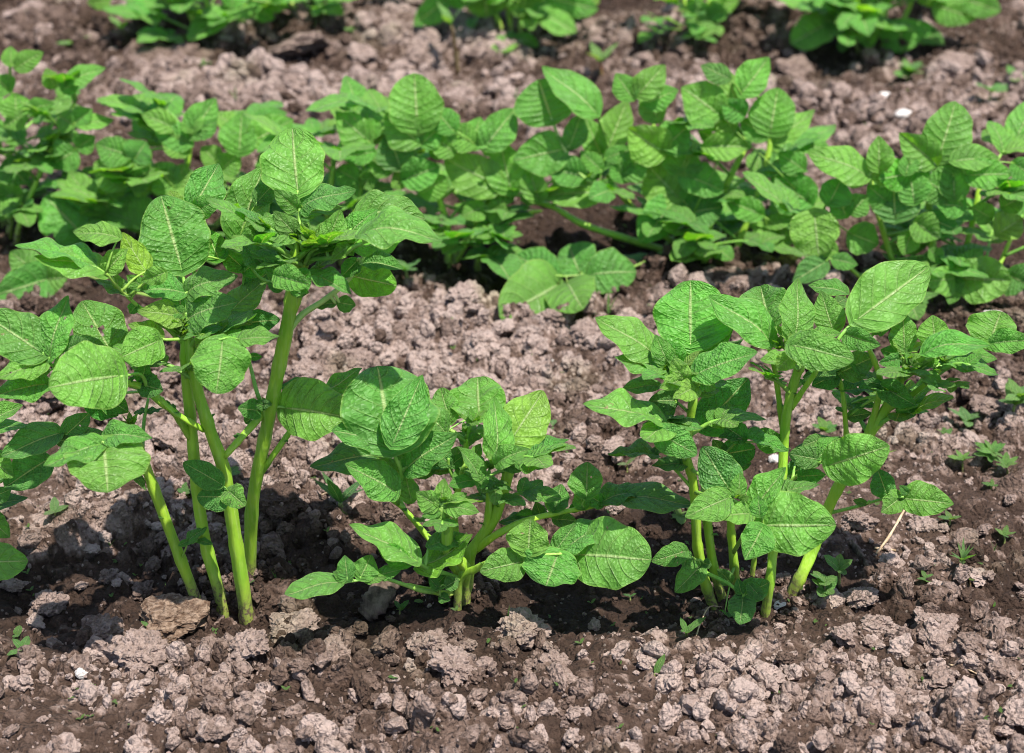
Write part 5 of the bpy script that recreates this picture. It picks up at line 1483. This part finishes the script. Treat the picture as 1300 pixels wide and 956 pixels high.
# more tiny sprouts than anyone would count
V_, F_, U_, off = [], [], [], 0
for i in range(420):
    x, y = random.uniform(-40, 1340), random.uniform(10, 940)
    P = gpt(x, y)
    s = .0022 + .0035 * random.random()
    for k_ in range(random.choice((2, 2, 3))):
        az = random.uniform(0, 6.28)
        D = nrm(np.array([math.cos(az), math.sin(az), random.uniform(.2, .9)]))
        V, q, uv = blade(P + np.array([0, 0, .002]), P + np.array([0, 0, .002]) + D * s, s * .55, np.array([0, 0, 1.0]), k=.4, nu=4, nv=2, quilt=0)
        V_.append(V + P + np.array([0, 0, .002]))
        F_.append(q + off)
        U_.append(uv)
        off += len(V)
me = mesh_np('tiny_sprouts', np.vstack(V_), np.vstack(F_), np.vstack(U_), M_LEAF)
tag(obj('tiny_sprouts', me, color=(.12, .30, .05, 0)), kind='stuff')

def rock(name, x, y, w, h, label, cat, mat, seed, crumb=.4, sq=.7, sub=4, sink=.2, rot=0.0):
    P = gpt(x, y)
    r = w * px_size(P) / 2
    V = clod_verts(sub, seed, 1.1, crumb)
    o = obj(name, mesh_np(name, V, ICO[sub][1], mat=mat, smooth_sh=False, tri=True))
    o.location = (P[0], P[1], P[2] + r * sq * (.62 - sink))
    o.scale = (r, r * .8, r * sq)
    o.rotation_euler = (.1, -.12, rot)
    return tag(o, label, cat)

rock('stone', 222, 797, 88, 50, 'rough brown stone in front of the stems of the tallest plant', 'stone', M_STONE, 77, .8, .78, 5)
rock('stone', 195, 790, 36, 24, 'brown side piece resting against the left of the rough brown stone', 'stone', M_STONE, 79, .7, .55, 5)
rock('white_stone', 104, 858, 16, 24, 'white chip of stone at the very front left', 'stone', M_WHITE, 5, .2, 1.2, 3)
for i, (x, y, w, lab) in enumerate([(1128, 467, 22, 'white stone behind the right crown of the right plant'), (985, 585, 22, 'pinkish white stone behind the stem of the right plant'),
                                    (1118, 128, 24, 'white lump in the far strip at right, upper one'), (1146, 148, 22, 'white lump in the far strip at right, lower one'),
                                    (168, 48, 14, 'white pebble in the far strip at left'), (208, 133, 10, 'white fleck of stone in the strip above the second row, left'),
                                    (300, 121, 8, 'white fleck of stone right of the other in the strip above the second row'), (640, 452, 9, 'pale pebble in front of the low leaf cluster'),
                                    (698, 458, 8, 'tiny white pebble right of the pale pebble'), (988, 770, 18, 'pinkish pebble at the foot of the right plant'), (1258, 410, 34, 'pale flat stone below the right arm of the right plant'),
                                    (86, 533, 8, 'white speck on the clod left behind the tallest plant')]):
    rock('pebble', x, y, w, w, lab, 'pebble', M_WHITE, 11 + i, .3, .7, 2)

def stick(pts, r, label, name, cat, mat, ridged=.25, sides=9):
    P = []
    for (x, y, lift) in pts:
        g = gpt(x, y)
        P.append(g + np.array([0, 0, lift * px_size(g)]))
    P = np.array(P)
    s = px_size(P[0])
    S, R = spline(P, np.array(r) * s, 8)
    R = R * (1 + .12 * rng.normal(0, 1, len(R)))
    me = tubes_mesh(name, [(S - P[0], R)], mat, np.zeros(3), sides, ridged)
    o = obj(name, me, None, Vector(P[0]))
    return tag(o, label, cat)

stick([(464, 792, 12), (478, 782, 20), (495, 764, 32), (510, 744, 40)], [10, 14.5, 12, 7], 'chunk of weathered grey wood leaning at the left foot of the middle plant', 'wood_chunk', 'wood', M_WOOD, .3, 22)
stick([(469, 765, 6), (480, 750, 12), (489, 736, 20)], [1.6, 1.5, 1.2], 'thin dry twig beside the chunk of wood', 'twig', 'twig', M_STRAW, .1, 6)
stick([(1112, 706, 4), (1128, 690, 12), (1146, 668, 26)], [1.9, 1.8, 1.5], 'light straw piece standing slanted right of the right plant', 'straw', 'straw', M_STRAW, .1, 7)
stick([(1082, 690, 2), (1092, 705, 3), (1103, 722, 2)], [4.0, 4.2, 3.0], 'short grey split stick left of the light straw', 'stick', 'stick', M_WOOD, .3, 8)
stick([(1110, 698, 3), (1128, 700, 3), (1144, 702, 2)], [1.6, 1.5, 1.0], 'flat straw bit lying under the light straw', 'straw', 'straw', M_STRAW, .1, 6)
stick([(1206, 845, 1), (1225, 850, 2), (1240, 856, 1)], [1.4, 1.2, .8], 'thin straw at the front right', 'straw', 'straw', M_STRAW, .1, 6)
stick([(668, 34, 2), (690, 31, 3), (716, 26, 2)], [2.0, 1.8, 1.4], 'pale stalk lying in the shadow of the far centre plant', 'straw', 'straw', M_STRAW, .1, 6)
stick([(400, 640, 2), (412, 632, 6), (426, 628, 3)], [1.4, 1.2, 1.0], 'thin dry rootlet beside the spiny weed', 'rootlet', 'root', M_STRAW, .1, 6)
stick([(884, 808, 1), (890, 795, 8), (900, 782, 14), (918, 776, 6)], [1.0, 1.0, .9, .8], 'thin bent rootlet in front of the right plant', 'rootlet', 'root', M_STRAW, .1, 6)
